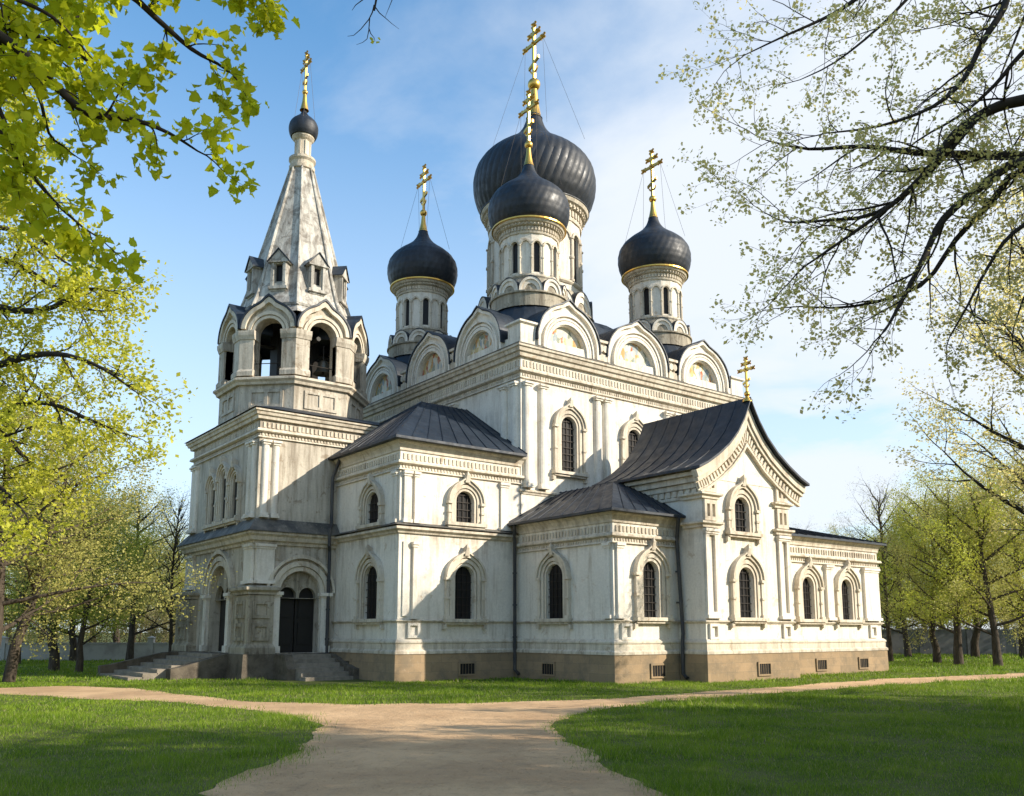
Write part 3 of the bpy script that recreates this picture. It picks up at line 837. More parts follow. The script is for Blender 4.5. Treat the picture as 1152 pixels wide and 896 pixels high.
# ---- side chapel (low block in front of the nave)
AU0, AV0, AU1, AV1 = 20.24, 20.93, 23.6, 26.2
def f_ann(hs, hw, P):
    S = south(AV0); Wt = west(AU0)
    window(S, 21.98, .74, 2.15, 4.04, P, hs, sur=.46, ogee=.34)
    window(Wt, 23.88, .88, 2.13, 4.04, P, hw, sur=.42, ogee=.30, depth=.10)
    pth = rect(AU0, AV0, AU1, AV1)
    frieze(pth, 5.62, P, .24, cove=True)
    string(pth, 2.06, P, .09, .10)
    plinth(pth, P)
    pilaster(S, 20.36, 20.66, 2.1, 4.60, P, .09, panel=False); pilaster(Wt, 21.05, 21.3, 2.1, 4.60, P, .06, panel=False)
    niche(S, 20.75, 1.5, 1.85, .3, P); 
    vent(S, 22.1, P); vent(Wt, 24.1, P)
ann = make_block('side_chapel', AU0, AV0, AU1, AV1, 0, 5.65, f_ann)
r = MB(); e = .46; x0, y0, z0 = AU0 - e, AV0 - e, 5.68; k = 2.75; zr = 7.15
x1, y1 = 24.2, 26.16
P = [(x0, y0, z0), (x1, y0, z0), (x0 + k, y0 + k, zr), (x1, y0 + k, zr), (x0, y1, z0), (x0 + k, y1, zr), (x1, y1, zr)]
r.add(P, [(0, 1, 3, 2), (0, 2, 5, 4), (2, 3, 6, 5)])
r.sweep([(x0, y1), (x0, y0), (x1, y0)], [(-.5, z0 - .08), (0, z0 - .08), (0, z0 - .002), (-.5, z0 - .002)], closed=False)
seams(r, P[0], P[1], P[2], P[3], 8); seams(r, P[0], P[4], P[2], P[5], 9)
r.build('side_chapel_roof', 'roof', ann)

# ---- transept with the flared gable
GU0, GV0, GU1, GV1 = 23.35, 19.73, 28.15, 26.2
def f_tr(hs, hw, P):
    S = south(GV0); Wt = west(GU0)
    window(S, 25.55, .82, 2.16, 3.92, P, hs, sur=.48, ogee=.32)
    window(S, 25.45, .78, 5.16, 6.42, P, hs, sur=.48, ogee=.32)
    pth = rect(GU0, GV0, GU1, GV1)
    string(pth, 2.06, P, .10, .11)
    plinth(pth, P)
    for zc in (5.42, 6.42):
        for (a, b_) in ((GU0, GU0 + .72), (GU1 - .72, GU1)):
            c = MB(); c.sweep(rect(a, GV0, b_, GV0 + .72), [(-.2, zc + .02), (.2, zc), (.2, zc - .07), (.1, zc - .12), (.1, zc - .2), (-.2, zc - .22)])
            c.build('string_course', 'trim', P)
    for a in (GU0 + .03, GU1 - .69):
        pilaster(S, a, a + .66, 2.12, 5.18, P, .10)
        for (z0, z1) in ((5.46, 6.18), (6.46, 7.0)):
            c = MB(); c.slab(S, [(a, z0), (a + .66, z0), (a + .66, z1), (a, z1)], [[(a + .12, z0 + .14), (a + .27, z0 + .14), (a + .27, z1 - .14), (a + .12, z1 - .14)], [(a + .39, z0 + .14), (a + .54, z0 + .14), (a + .54, z1 - .14), (a + .39, z1 - .14)]], -.02, .10)
            c.build('pilaster_panel', 'trim', P)
        niche(S, a + .33, 1.5, 1.85, .3, P)
    c = MB(); fr = Wt
    c.box(fr, GV0, GV1, 6.6, 6.78, -.02, .12); c.box(fr, GV0, GV1, 6.25, 6.35, -.02, .06); dentils(c, fr, GV0 + .1, GV1, 6.38, 6.58, .3, -.01, .08)
    c.build('cornice', 'trim', P)
    vent(S, 26.2, P)
tr = make_block('transept', GU0, GV0, GU1, GV1, 0, 7.02, f_tr)
prof = [(22.80, 7.16), (23.25, 7.36), (23.85, 7.72), (24.45, 8.16), (24.95, 8.66), (25.35, 9.22), (25.60, 9.68), (25.75, 10.02)]
cx_ = 25.75
prof = prof + [(2 * cx_ - a + (.25 if i > 20 else 0), z) for i, (a, z) in list(enumerate(prof))[-2::-1]]
prof = [(a if a <= cx_ else cx_ + (a - cx_) * 1.14, z) for a, z in prof]
def inset(pr, d):
    """parallel curve below a gable outline"""
    out = []
    for i, (a, z) in enumerate(pr):
        a0, z0 = pr[max(i - 1, 0)]; a1, z1 = pr[min(i + 1, len(pr) - 1)]
        tx, tz = a1 - a0, z1 - z0; L = sqrt(tx * tx + tz * tz)
        x_, z_ = a + tz / L * d, z - tx / L * d
        zc_ = pr[len(pr) // 2][1] - d * 2.0
        if i == len(pr) // 2 or (i < len(pr) // 2 and x_ > cx_ - .004) or (i > len(pr) // 2 and x_ < cx_ + .004): out.append((cx_, min(zc_, z_) if i != len(pr) // 2 else zc_))
        else: out.append((x_, z_))
    return out
b = MB()
body = inset(prof, .05)
body = [q for q in body if GU0 - .3 < q[0] < GU1 + .35]
b.slab(south(GV0), [(body[0][0], 6.95)] + body + [(body[-1][0], 6.95)], [], -.4, .02)
b.build('gable', 'plaster', tr)
S = south(GV0)
b = MB()
b.band(S, inset(prof, .30), inset(prof, .04), 0.02, .26)
b.band(S, inset(prof, .44), inset(prof, .31), 0.02, .20)
b.band(S, inset(prof, .86), inset(prof, .78), 0.02, .16)
b.band(S, inset(prof, .78), inset(prof, .44), 0.02, .08)
A_, B_ = inset(prof, .50), inset(prof, .72)
for i in range(len(A_) - 1):
    for k in range(4):
        t0, t1 = k / 4 + .04, k / 4 + .17
        q = [tuple(Vector(A_[i]).lerp(Vector(A_[i + 1]), t0)), tuple(Vector(A_[i]).lerp(Vector(A_[i + 1]), t1)), tuple(Vector(B_[i]).lerp(Vector(B_[i + 1]), t1)), tuple(Vector(B_[i]).lerp(Vector(B_[i + 1]), t0))]
        b.slab(S, q, [], .07, .14)
b.build('gable_moulding', 'trim', tr)
r = MB(); r.band(lambda a, z, d: (a, GV0 - d, z), prof, [(a, z + .09) for a, z in prof], -4.95, .42)
for i in range(1, 8):
    y = GV0 - .42 + i * .66
    r.band(lambda a, z, d, y=y: (a, y - d, z), [(a, z + .085) for a, z in prof], [(a, z + .115) for a, z in prof], -.009, .009)
r.slab(lambda a, z, d: (a, GV0 - d, z), prof, [], -4.93, -4.85)
r.build('transept_roof', 'roof', tr)
c = MB(); c.box(west(GU0), GV0 + .02, GV0 + 5.3, 6.79, 7.0, -.1, .22); c.box(west(GU0), GV0 + .02, GV0 + 5.3, 7.0, 7.13, -.1, .36); c.box(west(GU0), GV0 + .02, GV0 + 5.3, 7.13, 7.3, -.2, .16)
c.build('eaves_cornice', 'trim', tr)
c = MB(); c.box(east(GU1), GV0 + .02, GV0 + 5.3, 6.79, 7.13, -.1, .36); c.box(east(GU1), GV0 + .02, GV0 + 5.3, 7.13, 7.4, -.2, .16)
c.build('eaves_cornice', 'trim', tr)
zc, hw = cross((cx_, GV0 - .25), 10.0, 1.25, tr, .11, .16, .12)

# ---- east wing
EU0, EV0, EU1, EV1 = 28.1, 20.75, 36.0, 26.2
def f_east(hs, hw, P):
    S = south(EV0)
    for c in (30.75, 33.45): window(S, c, .72, 2.16, 3.82, P, hs, sur=.50, ogee=.30)
    pth = rect(EU0, EV0, EU1, EV1)
    frieze(pth, 5.42, P, .20, cove=True)
    string(pth, 2.06, P, .10, .11); plinth(pth, P, .88)
    for a, b_ in ((28.9, 29.45), (31.95, 32.4), (34.75, 35.85)): pilaster(S, a, b_, 2.12, 4.36, P, .12, panel=False)
    niche(S, 29.2, 1.5, 1.85, .3, P); niche(S, 35.3, 1.5, 1.85, .35, P)
    vent(S, 31.2, P, .6); vent(S, 34.2, P, .6)
ea = make_block('east_wing', EU0, EV0, EU1, EV1, 0, 5.45, f_east)
r = MB(); e = .32; x0, y0, z0 = EU0, EV0 - e, 5.46; x1 = EU1 + e
P = [(x0, y0, z0), (x1, y0, z0), (x1 - 2.2, EV1, 6.9), (x0, EV1, 6.9), (x1, EV1 + 2, z0), (x0, y0, z0 - .08), (x1, y0, z0 - .08), (x1, EV1 + 2, z0 - .08)]
r.add(P, [(0, 1, 2, 3), (1, 4, 2), (0, 5, 6, 1), (1, 6, 7, 4), (5, 0, 3), (5, 3, 4, 7, 6)])
seams(r, P[0], P[1], P[3], P[2], 14)
r.build('east_wing_roof', 'roof', ea)

# ---- apse behind the nave, east side
b = MB(); b.lathe((34.3, 33.0), [(4.4, 0), (4.4, 7.4), (4.7, 7.5), (4.7, 7.7), (0.05, 9.2)], 32); b.build('apse', 'plaster', church)

# ---- bell tower
TU0, TV0, TU1, TV1 = 11.97, 31.0, 19.3, 38.6
def f_tower(hs, hw, P):
    S = south(TV0); Wt = west(TU0)
    # ground floor arches
    cr_, cl_ = 13.78, 34.45
    for fr, c, hr, holes in ((S, cr_, .78, hs), (Wt, cl_, 1.1, hw)):
        zs = 3.12
        holes.append(arch(c, zs, hr, .9, n=20))
        d = MB()
        r2 = hr * .46
        tymp = [(c - hr - .02, 2.9)] + arch(c, zs, hr + .02, None, 0, 18) + [(c + hr + .02, 2.9)]
        d.slab(fr, tymp, [arch(c - hr * .5, 2.98, r2 - .02, 2.92, 0, 10), arch(c + hr * .5, 2.98, r2 - .02, 2.92, 0, 10)], -.42, -.2)
        d.build('arch_tympanum', 'grime', P)
        q = MB(); q.box(fr, c - hr - .05, c - .02, .9, 4.3, -.52, -.44); q.box(fr, c + .02, c + hr + .05, .9, 4.3, -.52, -.44)
        for sg in (-1, 1):
            for zz in (1.2, 2.2): q.box(fr, c + sg * hr * .5 - hr * .32, c + sg * hr * .5 + hr * .32, zz, zz + .8, -.44, -.40)
        q.build('porch_dark_infill', 'wood', P)  # added near-black leaves standing in for the dark inside of the open porch
        s = MB()
        s.band(fr, arch(c, zs, hr + .02), arch(c, zs, hr + .18), -.02, .06)
        s.band(fr, arch(c, zs, hr + .20), arch(c, zs, hr + .38), -.02, .12)
        s.band(fr, arch(c, zs, hr + .48, None), arch(c, zs, hr + .58, None, .05), -.02, .17)
        s.build('archivolt', 'trim', P)
        for sg in (-1, 1):
            k = MB(); x = c + sg * (hr + .20)
            k.box(fr, x - .16, x + .16, .95, 2.94, -.02, .14); k.box(fr, x - .21, x + .21, 2.94, 3.0, -.02, .18); k.box(fr, x - .25, x + .25, 3.0, 3.12, -.02, .24)
            k.box(fr, x - .2, x + .2, .9, 1.15, -.02, .2); k.build('pilaster', 'plaster', P)
    # corner pier, wider at ground-floor height, with framed panels
    c = MB(); x0, y0 = TU0 - .22, TV0 - .22
    pr = rect(x0, y0, x0 + .95, y0 + 1.5)
    c.sweep(pr, [(-.3, .85), (.08, .85), (.08, 1.1), (0, 1.25), (0, 2.98), (-.3, 2.98)]); c.sweep(pr, [(-.3, 3.0), (.06, 3.0), (.06, 3.08), (.16, 3.16), (.16, 3.26), (-.2, 3.36), (-.3, 3.36)])
    for zz in (1.35, 2.15):
        f = south(y0); c.slab(f, [(x0 + .14, zz), (x0 + .8, zz), (x0 + .8, zz + .62), (x0 + .14, zz + .62)], [[(x0 + .26, zz + .12), (x0 + .68, zz + .12), (x0 + .68, zz + .5), (x0 + .26, zz + .5)]], -.01, .06)
        f = west(x0); c.slab(f, [(y0 + .3, zz), (y0 + 1.2, zz), (y0 + 1.2, zz + .62), (y0 + .3, zz + .62)], [[(y0 + .46, zz + .12), (y0 + 1.04, zz + .12), (y0 + 1.04, zz + .5), (y0 + .46, zz + .5)]], -.01, .06)
    c.build('corner_pier', 'grime', P)
    c = MB(); y9 = TV1 + .1; pr = rect(x0 - .1, y9 - 1.7, x0 + 1, y9 + .1)
    c.sweep(pr, [(-.3, .85), (.08, .85), (.08, 1.1), (0, 1.25), (0, 2.98), (-.3, 2.98)]); c.sweep(pr, [(-.3, 3.0), (.06, 3.0), (.06, 3.08), (.16, 3.16), (.16, 3.26), (-.2, 3.36), (-.3, 3.36)])
    for zz in (1.35, 2.15):
        f = west(x0 - .1); c.slab(f, [(y9 - 1.4, zz), (y9 - .3, zz), (y9 - .3, zz + .62), (y9 - 1.4, zz + .62)], [[(y9 - 1.2, zz + .12), (y9 - .5, zz + .12), (y9 - .5, zz + .5), (y9 - 1.2, zz + .5)]], -.01, .06)
    c.build('corner_pier', 'grime', P)
    pilaster(S, TU0 + .02, TU0 + .72, 3.4, 4.85, P, .12, panel=False); pilaster(Wt, TV0 + .02, TV0 + .8, 3.4, 4.85, P, .10, panel=False)
    pilaster(Wt, TV1 - 1.0, TV1 - .02, 3.4, 4.85, P, .10, panel=False)
    pth = rect(TU0, TV0, TU1, TV1)
    c = MB(); c.sweep(pth, [(-.1, 5.28), (.34, 5.28), (.34, 5.20), (.24, 5.12), (.2, 4.98), (.1, 4.94), (.08, 4.84), (-.1, 4.84)]); c.build('cornice', 'trim', P)
    c = MB(); c.sweep(pth, [(-.1, 5.78), (.04, 5.78), (.40, 5.32), (.40, 5.285), (-.1, 5.285)]); c.build('ledge_flashing', 'ledge', P)
    frieze(pth, 9.85, P, .30)
    for c in (12.22, 12.62): pilaster(S, c - .13, c + .13, 5.82, 8.72, P, half=True)
    for c in (31.35, 31.75, 37.9, 38.3): pilaster(Wt, c - .15, c + .15, 5.82, 8.72, P, half=True)
    # triple upper window of the west face
    for c, zt in ((33.2, 8.0), (34.45, 8.3), (35.7, 8.0)):
        window(Wt, c, .50, 5.95, zt - .3, P, hw, sur=.34, ogee=.34, grille=False, depth=.05)
tw = make_block('bell_tower', TU0, TV0, TU1, TV1, 0, 9.86, f_tower, 'old')
c = MB()
for pth in ([(TU0 - .15, 38.9), (TU0 - .15, TV0 - .15), (15.05, TV0 - .15)],):
    c.sweep(pth, [(-.6, -.3), (.32, -.3), (.26, .88), (-.6, .88)], closed=False)
c.build('plinth', 'porch', tw)
r = MB(); hip(r, TU0 - .36, TV0 - .36, TU1 + .36, TV1 + .36, 9.88, 1.6, 10.42, steps=1)
r.build('tower_skirt_roof', 'roof', tw)

OC = (15.0, 35.2); AP = 2.80
octo = lambda ap, z: [(OC[0] + ap / cos(pi / 8) * cos(pi / 8 + k * pi / 4), OC[1] + ap / cos(pi / 8) * sin(pi / 8 + k * pi / 4)) for k in range(8)]
b = MB(); b.sweep(octo(AP, 0), [(-.6, 9.6), (0, 9.6), (0, 11.5), (-.6, 11.5)])
b.sweep(octo(AP, 0), [(-.6, 9.95), (.08, 9.95), (.08, 10.25), (0, 10.32), (-.6, 10.32)])
P8 = octo(AP - .6, 0)
b.add([(x, y, 11.7) for x, y in P8] , [tuple(range(8))])
for k in range(8):
    fr = facet(OC, AP, k * pi / 4)
    b.slab(fr, [(-.72, 10.55), (.72, 10.55), (.72, 11.3), (-.72, 11.3)], [[(-.6, 10.67), (-.08, 10.67), (-.08, 11.18), (-.6, 11.18)], [(.08, 10.67), (.6, 10.67), (.6, 11.18), (.08, 11.18)]], -.01, .05)
ob = b.build('octagon_base', 'old', church)
b = MB(); b.sweep(octo(AP, 0), [(-.7, 11.5), (.12, 11.5), (.16, 11.6), (.26, 11.68), (.26, 11.76), (0.0, 11.86), (-.7, 11.86)]); b.build('cornice', 'trim', ob)
HWD = AP * tan(pi / 8)
bl = []
b = MB()
for k in range(8):
    fr = facet(OC, AP, k * pi / 4)
    zs, ri = 13.68, .60
    hole_edge = arch(0, zs, ri, 11.86, 0, 16)
    top = arch(0, 13.85, HWD - .02, None, .26, 26, rise=.92, wid=.2)
    outl = [(-HWD, 11.86)] + [(-HWD, 13.7)] + top + [(HWD, 13.7), (HWD, 11.86)]
    outl = outl + list(reversed(hole_edge))
    b.slab(fr, outl, [], -.55, 0)
bf = b.build('belfry', 'old', church)
for k in range(8):
    fr = facet(OC, AP, k * pi / 4); zs = 13.68
    s = MB()
    s.band(fr, arch(0, zs, .61), arch(0, zs, .72), -.02, .05)
    s.band(fr, arch(0, zs, .76), arch(0, zs, .88, None, .03), -.02, .09)
    s.band(fr, arch(0, 13.85, HWD - .20, None, .20, 26, rise=.92, wid=.2), arch(0, 13.85, HWD - .02, None, .26, 26, rise=.92, wid=.2), -.02, .16)
    s.build('archivolt', 'trim', bf)
    s = MB(); s.band(fr, arch(0, 13.85, HWD - .01, None, .27, 26, rise=.93, wid=.2), arch(0, 13.87, HWD + .05, None, .29, 26, rise=.94, wid=.2), -1.3, .20)
    s.build('gable_roof', 'roof', bf)
    # pier wrapping the corner
    a = (k + .5) * pi / 4; cr2 = AP / cos(pi / 8); px0, py0 = OC[0] + cr2 * cos(a), OC[1] + cr2 * sin(a)
    ta, tb = k * pi / 4, (k + 1) * pi / 4
    def pt(w, d): 
        A = facet(OC, AP, ta); Bf = facet(OC, AP, tb)
        return A, Bf
    A = facet(OC, AP, ta); Bf = facet(OC, AP, tb)
    pw = HWD - .62
    ring = lambda d, w: [A(HWD - w, 0, d)[:2], (OC[0] + (cr2 + d / cos(pi / 8)) * cos(a), OC[1] + (cr2 + d / cos(pi / 8)) * sin(a)), Bf(-HWD + w, 0, d)[:2]]
    s = MB()
    s.sweep(ring(0, pw + .02), [(-.3, 12.15), (.09, 12.15), (.09, 13.40), (-.3, 13.40)], closed=False)
    s.sweep(ring(0, pw + .05), [(-.3, 11.87), (.16, 11.87), (.16, 12.05), (.09, 12.15), (-.3, 12.15)], closed=False)
    s.sweep(ring(0, pw + .07), [(-.3, 13.40), (.12, 13.40), (.14, 13.48), (.18, 13.58), (.19, 13.68), (.19, 13.76), (-.3, 13.80)], closed=False)
    s.build('belfry_pier', 'old', bf)
    s = MB(); s.tube([fr(-.62, 12.45, -.2), fr(.62, 12.45, -.2)], .02, 5); s.build('belfry_rail', 'iron', bf)
b = MB(); b.add([(x, y, 14.5) for x, y in octo(AP - .2, 0)], [tuple(range(8))]); b.tube([(OC[0] - 2.4, OC[1], 13.75), (OC[0] + 2.4, OC[1], 13.75)], .1, 6); b.tube([(OC[0], OC[1] - 2.4, 13.72), (OC[0], OC[1] + 2.4, 13.72)], .1, 6)
b.build('belfry_ceiling', 'wood', bf)
b = MB(); b.sweep(octo(.95, 0), [(-.1, 11.7), (0, 11.7), (0, 14.5), (-.1, 14.5)]); b.build('belfry_dark_core', 'wood', bf)  # added core, blocks the sky so the belfry inside looks dark
# tented spire
b = MB()
sp_prof = [(2.50, 14.7), (2.34, 15.0), (2.12, 15.55), (1.93, 16.2), (.46, 22.3)]
def oc8(ap, z): return [(OC[0] + ap / cos(pi / 8) * cos(pi / 8 + k * pi / 4), OC[1] + ap / cos(pi / 8) * sin(pi / 8 + k * pi / 4), z) for k in range(8)]
P = []; 
for r_, z in sp_prof: P += oc8(r_, z)
b.add(P, [(j * 8 + k, j * 8 + (k + 1) % 8, (j + 1) * 8 + (k + 1) % 8, (j + 1) * 8 + k) for j in range(len(sp_prof) - 1) for k in range(8)])
b.sweep([(x, y) for x, y, z in oc8(2.30, 0)], [(-.2, 15.02), (.06, 15.02), (.1, 15.12), (-.25, 15.2)])
sp = b.build('spire', 'worn', church)
b = MB()
for k in range(8): b.tube([oc8(r_ + .02, z)[k] for r_, z in sp_prof[1:]], [.085, .08, .075, .05], 6)
b.build('spire_rib', 'worn', sp)
for k in range(8):
    fr = facet(OC, 1.98, k * pi / 4); b = MB()
    b.slab(fr, [(-.34, 15.75), (.34, 15.75), (.34, 17.05), (-.34, 17.05)], [[(-.16, 16.1), (.16, 16.1), (.16, 16.95), (-.16, 16.95)]], -1.0, .12)
    b.slab(fr, [(-.43, 17.05), (.43, 17.05), (0, 17.55)], [], -1.2, .20)
    for sg in (-1, 1): b.box(fr, sg * .265 - .06, sg * .265 + .06, 15.95, 17.04, .10, .18)
    b.box(fr, -.41, .41, 15.83, 15.95, .0, .22); b.box(fr, -.44, .44, 16.99, 17.048, -.1, .23)
    dm = b.build('dormer', 'worn', sp)
    b = MB(); b.slab(fr, [(-.17, 16.08), (.17, 16.08), (.17, 16.97), (-.17, 16.97)], [], -.1, -.06, back=False); b.build('window', 'glass', sp)
    b = MB(); b.band(fr, [(-.48, 17.02), (0, 17.58), (.48, 17.02)], [(-.48, 17.06), (0, 17.63), (.48, 17.06)], -1.3, .26); b.build('dormer_roof', 'roof', sp)
b = MB(); b.lathe(OC, [(.46, 22.2), (.56, 22.25), (.58, 22.4), (.50, 22.45), (.52, 22.6), (.60, 22.7), (.60, 22.8), (.34, 22.95), (.33, 23.65), (.42, 23.72), (.50, 23.82), (.50, 23.92), (.1, 23.95)], 24)
for k in range(8): b.box(facet(OC, .33, k * pi / 4), -.045, .045, 22.95, 23.65, -.02, .05)
b.build('spire_neck', 'trim', sp)
o = onion(OC, 23.9, .66, 1.45, church, 14, .5)
zc, hw = cross(OC, 25.3, 1.85, o, .13, .75, .14)
guy(OC, 0, .66, zc, hw, 24.6, o)

# ---- staircases
def flight(fr, c0, c1, dstart, z, n, run, parent, side=((.25, .85, .34), (.25, .85, .34))):
    o = None
    rise = z / n
    b = MB(); b.box(fr, c0, c1, -.2, z - rise, dstart - .2, dstart); 
    root = b.build('staircase', 'porch', parent)
    for i in range(n):
        s = MB(); zt = z - rise * (i + 1) + rise; zt = z - rise * i - .02
        s.box(fr, c0, c1, -.2, zt - .05, dstart + run * i + .002, dstart + run * (i + 1)); s.box(fr, c0, c1, zt - .05, zt, dstart + run * i - .03, dstart + run * (i + 1) - .004)
        s.build('step', 'step', root)
    if side:
        for sg, c, (f0, f1, w) in ((-1, c0, side[0]), (1, c1, side[1])):
            s = MB(); L = run * n; a, b_ = (c - w, c - .003) if sg < 0 else (c + .003, c + w)
            Pp = [fr(x, zz, d) for x in (a, b_) for zz, d in ((-.2, dstart), (z * .98, dstart), (z * .98, dstart + L * f0), (.42, dstart + L * (f0 + (f1 - f0) * .85)), (.38, dstart + L * f1), (-.2, dstart + L * f1))]
            s.add(Pp, [(0, 1, 2, 3, 4, 5), (11, 10, 9, 8, 7, 6)] + [(i, (i + 1) % 6, (i + 1) % 6 + 6, i + 6) for i in range(6)])
            s.build('stair_parapet', 'porch', root)
    return root
flight(south(TV0), 13.0, 14.8, .32, .88, 6, .36, church, ((.45, .62, .30), (.1, 1.0, .26)))
flight(west(TU0), 32.6, 36.6, .32, .88, 7, .48, church, ((.05, .62, .5), (.3, 1.0, .4)))

# ---- drainpipes
def pipe(pts, parent=church):
    b = MB(); b.tube(pts, .065, 8)
    for i in range(len(pts) - 1):
        if abs(pts[i + 1][2] - pts[i][2]) > 2:
            n = int(abs(pts[i + 1][2] - pts[i][2]) / 1.3)
            for k in range(1, n + 1):
                z = pts[i][2] + (pts[i + 1][2] - pts[i][2]) * k / (n + 1); b.tube([(pts[i][0], pts[i][1], z - .03), (pts[i][0], pts[i][1], z + .03)], .085, 8)
    b.build('drainpipe', 'pipe', parent, smooth=True)
pipe([(15.0, 30.5, 8.25), (15.0, 30.8, 7.9), (14.9, 30.85, 7.6), (14.9, 30.85, 5.7), (14.72, 30.6, 5.5), (14.72, 30.6, 4.9), (14.85, 30.82, 4.7), (14.85, 30.82, .3), (14.85, 30.4, .15)])
pipe([(19.9, 25.8, 5.6), (20.0, 25.95, 5.2), (20.05, 25.98, 5.0), (20.05, 25.98, .3), (20.0, 25.7, .15)])
pipe([(23.0, 20.5, 5.6), (23.2, 20.75, 5.1), (23.2, 20.78, 4.8), (23.2, 20.62, 1.6), (23.15, 20.62, 1.3), (23.15, 20.62, .25), (23.1, 20.4, .12)])

# ---- bells
def bell(c, z, s, label):
    b = MB(); P = [(0.03, z), (.16, z - .02), (.22, z - .1), (.25, z - .3), (.31, z - .46), (.42, z - .58), (.45, z - .62), (.40, z - .62)]
    b.lathe(c, [(r * s, z - (z - q) * s) for r, q in P], 20)
    o = b.build('bell', 'bronze', None, smooth=True)
    off = Vector((c[0], c[1], z)); o.data.transform(Matrix.Translation(-off)); o.location = off
    h = MB(); h.tube([(c[0], c[1], z - .02), (c[0], c[1], 13.66)], .03, 6); h.build('bell_hanger', 'iron', o)
    t = MB(); t.tube([(c[0], c[1], z - .1), (c[0], c[1], z - .66 * s)], [.015, .05], 6); t.build('clapper', 'iron', o)
    return tag(o, label, 'bell', 'bells hanging in the belfry')
bell((14.1, 33.45), 13.1, 1.15, 'dark bronze bell hanging in the belfry arch that faces the lawn corner')
bell((15.5, 33.35), 13.0, .95, 'smaller bronze bell hanging in the right-hand front arch of the belfry')
# ================================================================== GROUND
def put_mesh(name, V, F, mat, parent=None, uniform=0):
    """fast mesh from arrays; F is (n,k)"""
    o0 = origin(parent) if parent is not None else Vector((0, 0, 0))
    V = np.asarray(V, dtype=np.float32) - np.array(o0, dtype=np.float32); F = np.asarray(F, dtype=np.int32)
    me = bpy.data.meshes.new(name)
    me.vertices.add(len(V)); me.vertices.foreach_set('co', V.ravel())
    me.loops.add(F.size); me.loops.foreach_set('vertex_index', F.ravel())
    me.polygons.add(len(F)); me.polygons.foreach_set('loop_start', np.arange(0, F.size, F.shape[1], dtype=np.int32))
    me.update(calc_edges=True)
    me.materials.append(M[mat] if isinstance(mat, str) else mat)
    o = bpy.data.objects.new(name, me); return link(o, parent)

b = MB(); S_ = 900
b.add([(-S_, -S_, 0), (S_, -S_, 0), (S_, S_, 0), (-S_, S_, 0)], [(0, 1, 2, 3)])
tag(b.build('lawn', 'lawn'), kind='structure')

rg = np.random.default_rng(3)
def smooth_edge(px, jitter, seed, step=.22):
    pts = [ground(*p) if len(p) == 2 else RF(p[0], p[1]) for p in px]
    out = []; r = np.random.default_rng(seed)
    for a, c in zip(pts, pts[1:]):
        n = max(1, int((c - a).length / step)); 
        for i in range(n): out.append(a.lerp(c, i / n))
    out.append(pts[-1])
    q = np.array([(p.x, p.y) for p in out])
    j = r.normal(0, 1, q.shape); k = np.ones(5) / 5
    j = np.stack([np.convolve(j[:, i], k, 'same') for i in (0, 1)], 1)
    q[1:-1] += j[1:-1] * jitter * 1.8
    for _ in range(2): q[1:-1] = (q[:-2] + 2 * q[1:-1] + q[2:]) / 4
    q[1:-1] += r.normal(0, .035, (len(q) - 2, 2))
    return [tuple(p) for p in q]
far_l = (-60., 33., 0); far_r = (90., 75., 0)
top = smooth_edge([(-60., 30.5, 0), (0, 774.5), (70, 772), (150, 775), (210, 783), (290, 790), (400, 793), (550, 791.5), (700, 785.5), (800, 778.5), (900, 771), (1000, 764), (1152, 757.5), (75., 62., 0)], .10, 1)
botl = smooth_edge([(-60., 26.5, 0), (0, 781), (100, 786), (200, 791), (270, 797), (335, 806), (366, 817), (357, 833), (305, 858), (262, 874), (222, 896), (-2.9, 7.4, 0), (-2.6, 5, 0), (-2.4, 0, 0), (-2.2, -20, 0)], .10, 2)
botr = smooth_edge([(2.0, -20, 0), (1.8, 0, 0), (1.6, 5, 0), (1.55, 7.4, 0), (742, 896), (712, 880), (672, 855), (640, 834), (622, 818), (634, 807), (680, 797.5), (740, 790.5), (850, 782), (1000, 771), (1152, 763), (75., 56., 0)], .10, 3)
PATH = [np.array(top[::-1] + botl + botr)]
poly = [tuple(p) for p in PATH[0]]
b = MB(); b.slab(lambda a, z, d: (a, z, d), poly, [], -.02, .006, back=False)
tag(b.build('path', 'path'), kind='structure')
def inside(P, poly):
    x, y = P[:, 0], P[:, 1]; r = np.zeros(len(P), bool); n = len(poly); j = n - 1
    for i in range(n):
        xi, yi = poly[i]; xj, yj = poly[j]
        if yi != yj:
            c = ((yi > y) != (yj > y)) & (x < (xj - xi) * (y - yi) / (yj - yi) + xi); r ^= c
        j = i
    return r
def vnoise(P, s, seed):
    r = np.random.default_rng(seed).random((256, 256)); q = P / s + 1000
    i = np.floor(q).astype(int); f = q - i; f = f * f * (3 - 2 * f)
    g = lambda a, c: r[(i[:, 0] + a) % 256, (i[:, 1] + c) % 256]
    return (g(0, 0) * (1 - f[:, 0]) + g(1, 0) * f[:, 0]) * (1 - f[:, 1]) + (g(0, 1) * (1 - f[:, 0]) + g(1, 1) * f[:, 0]) * f[:, 1]
FWD = np.array([cos(YAW), sin(YAW)]); RGT = np.array([sin(YAW), -cos(YAW)])
allV, allF, base = [], [], 0
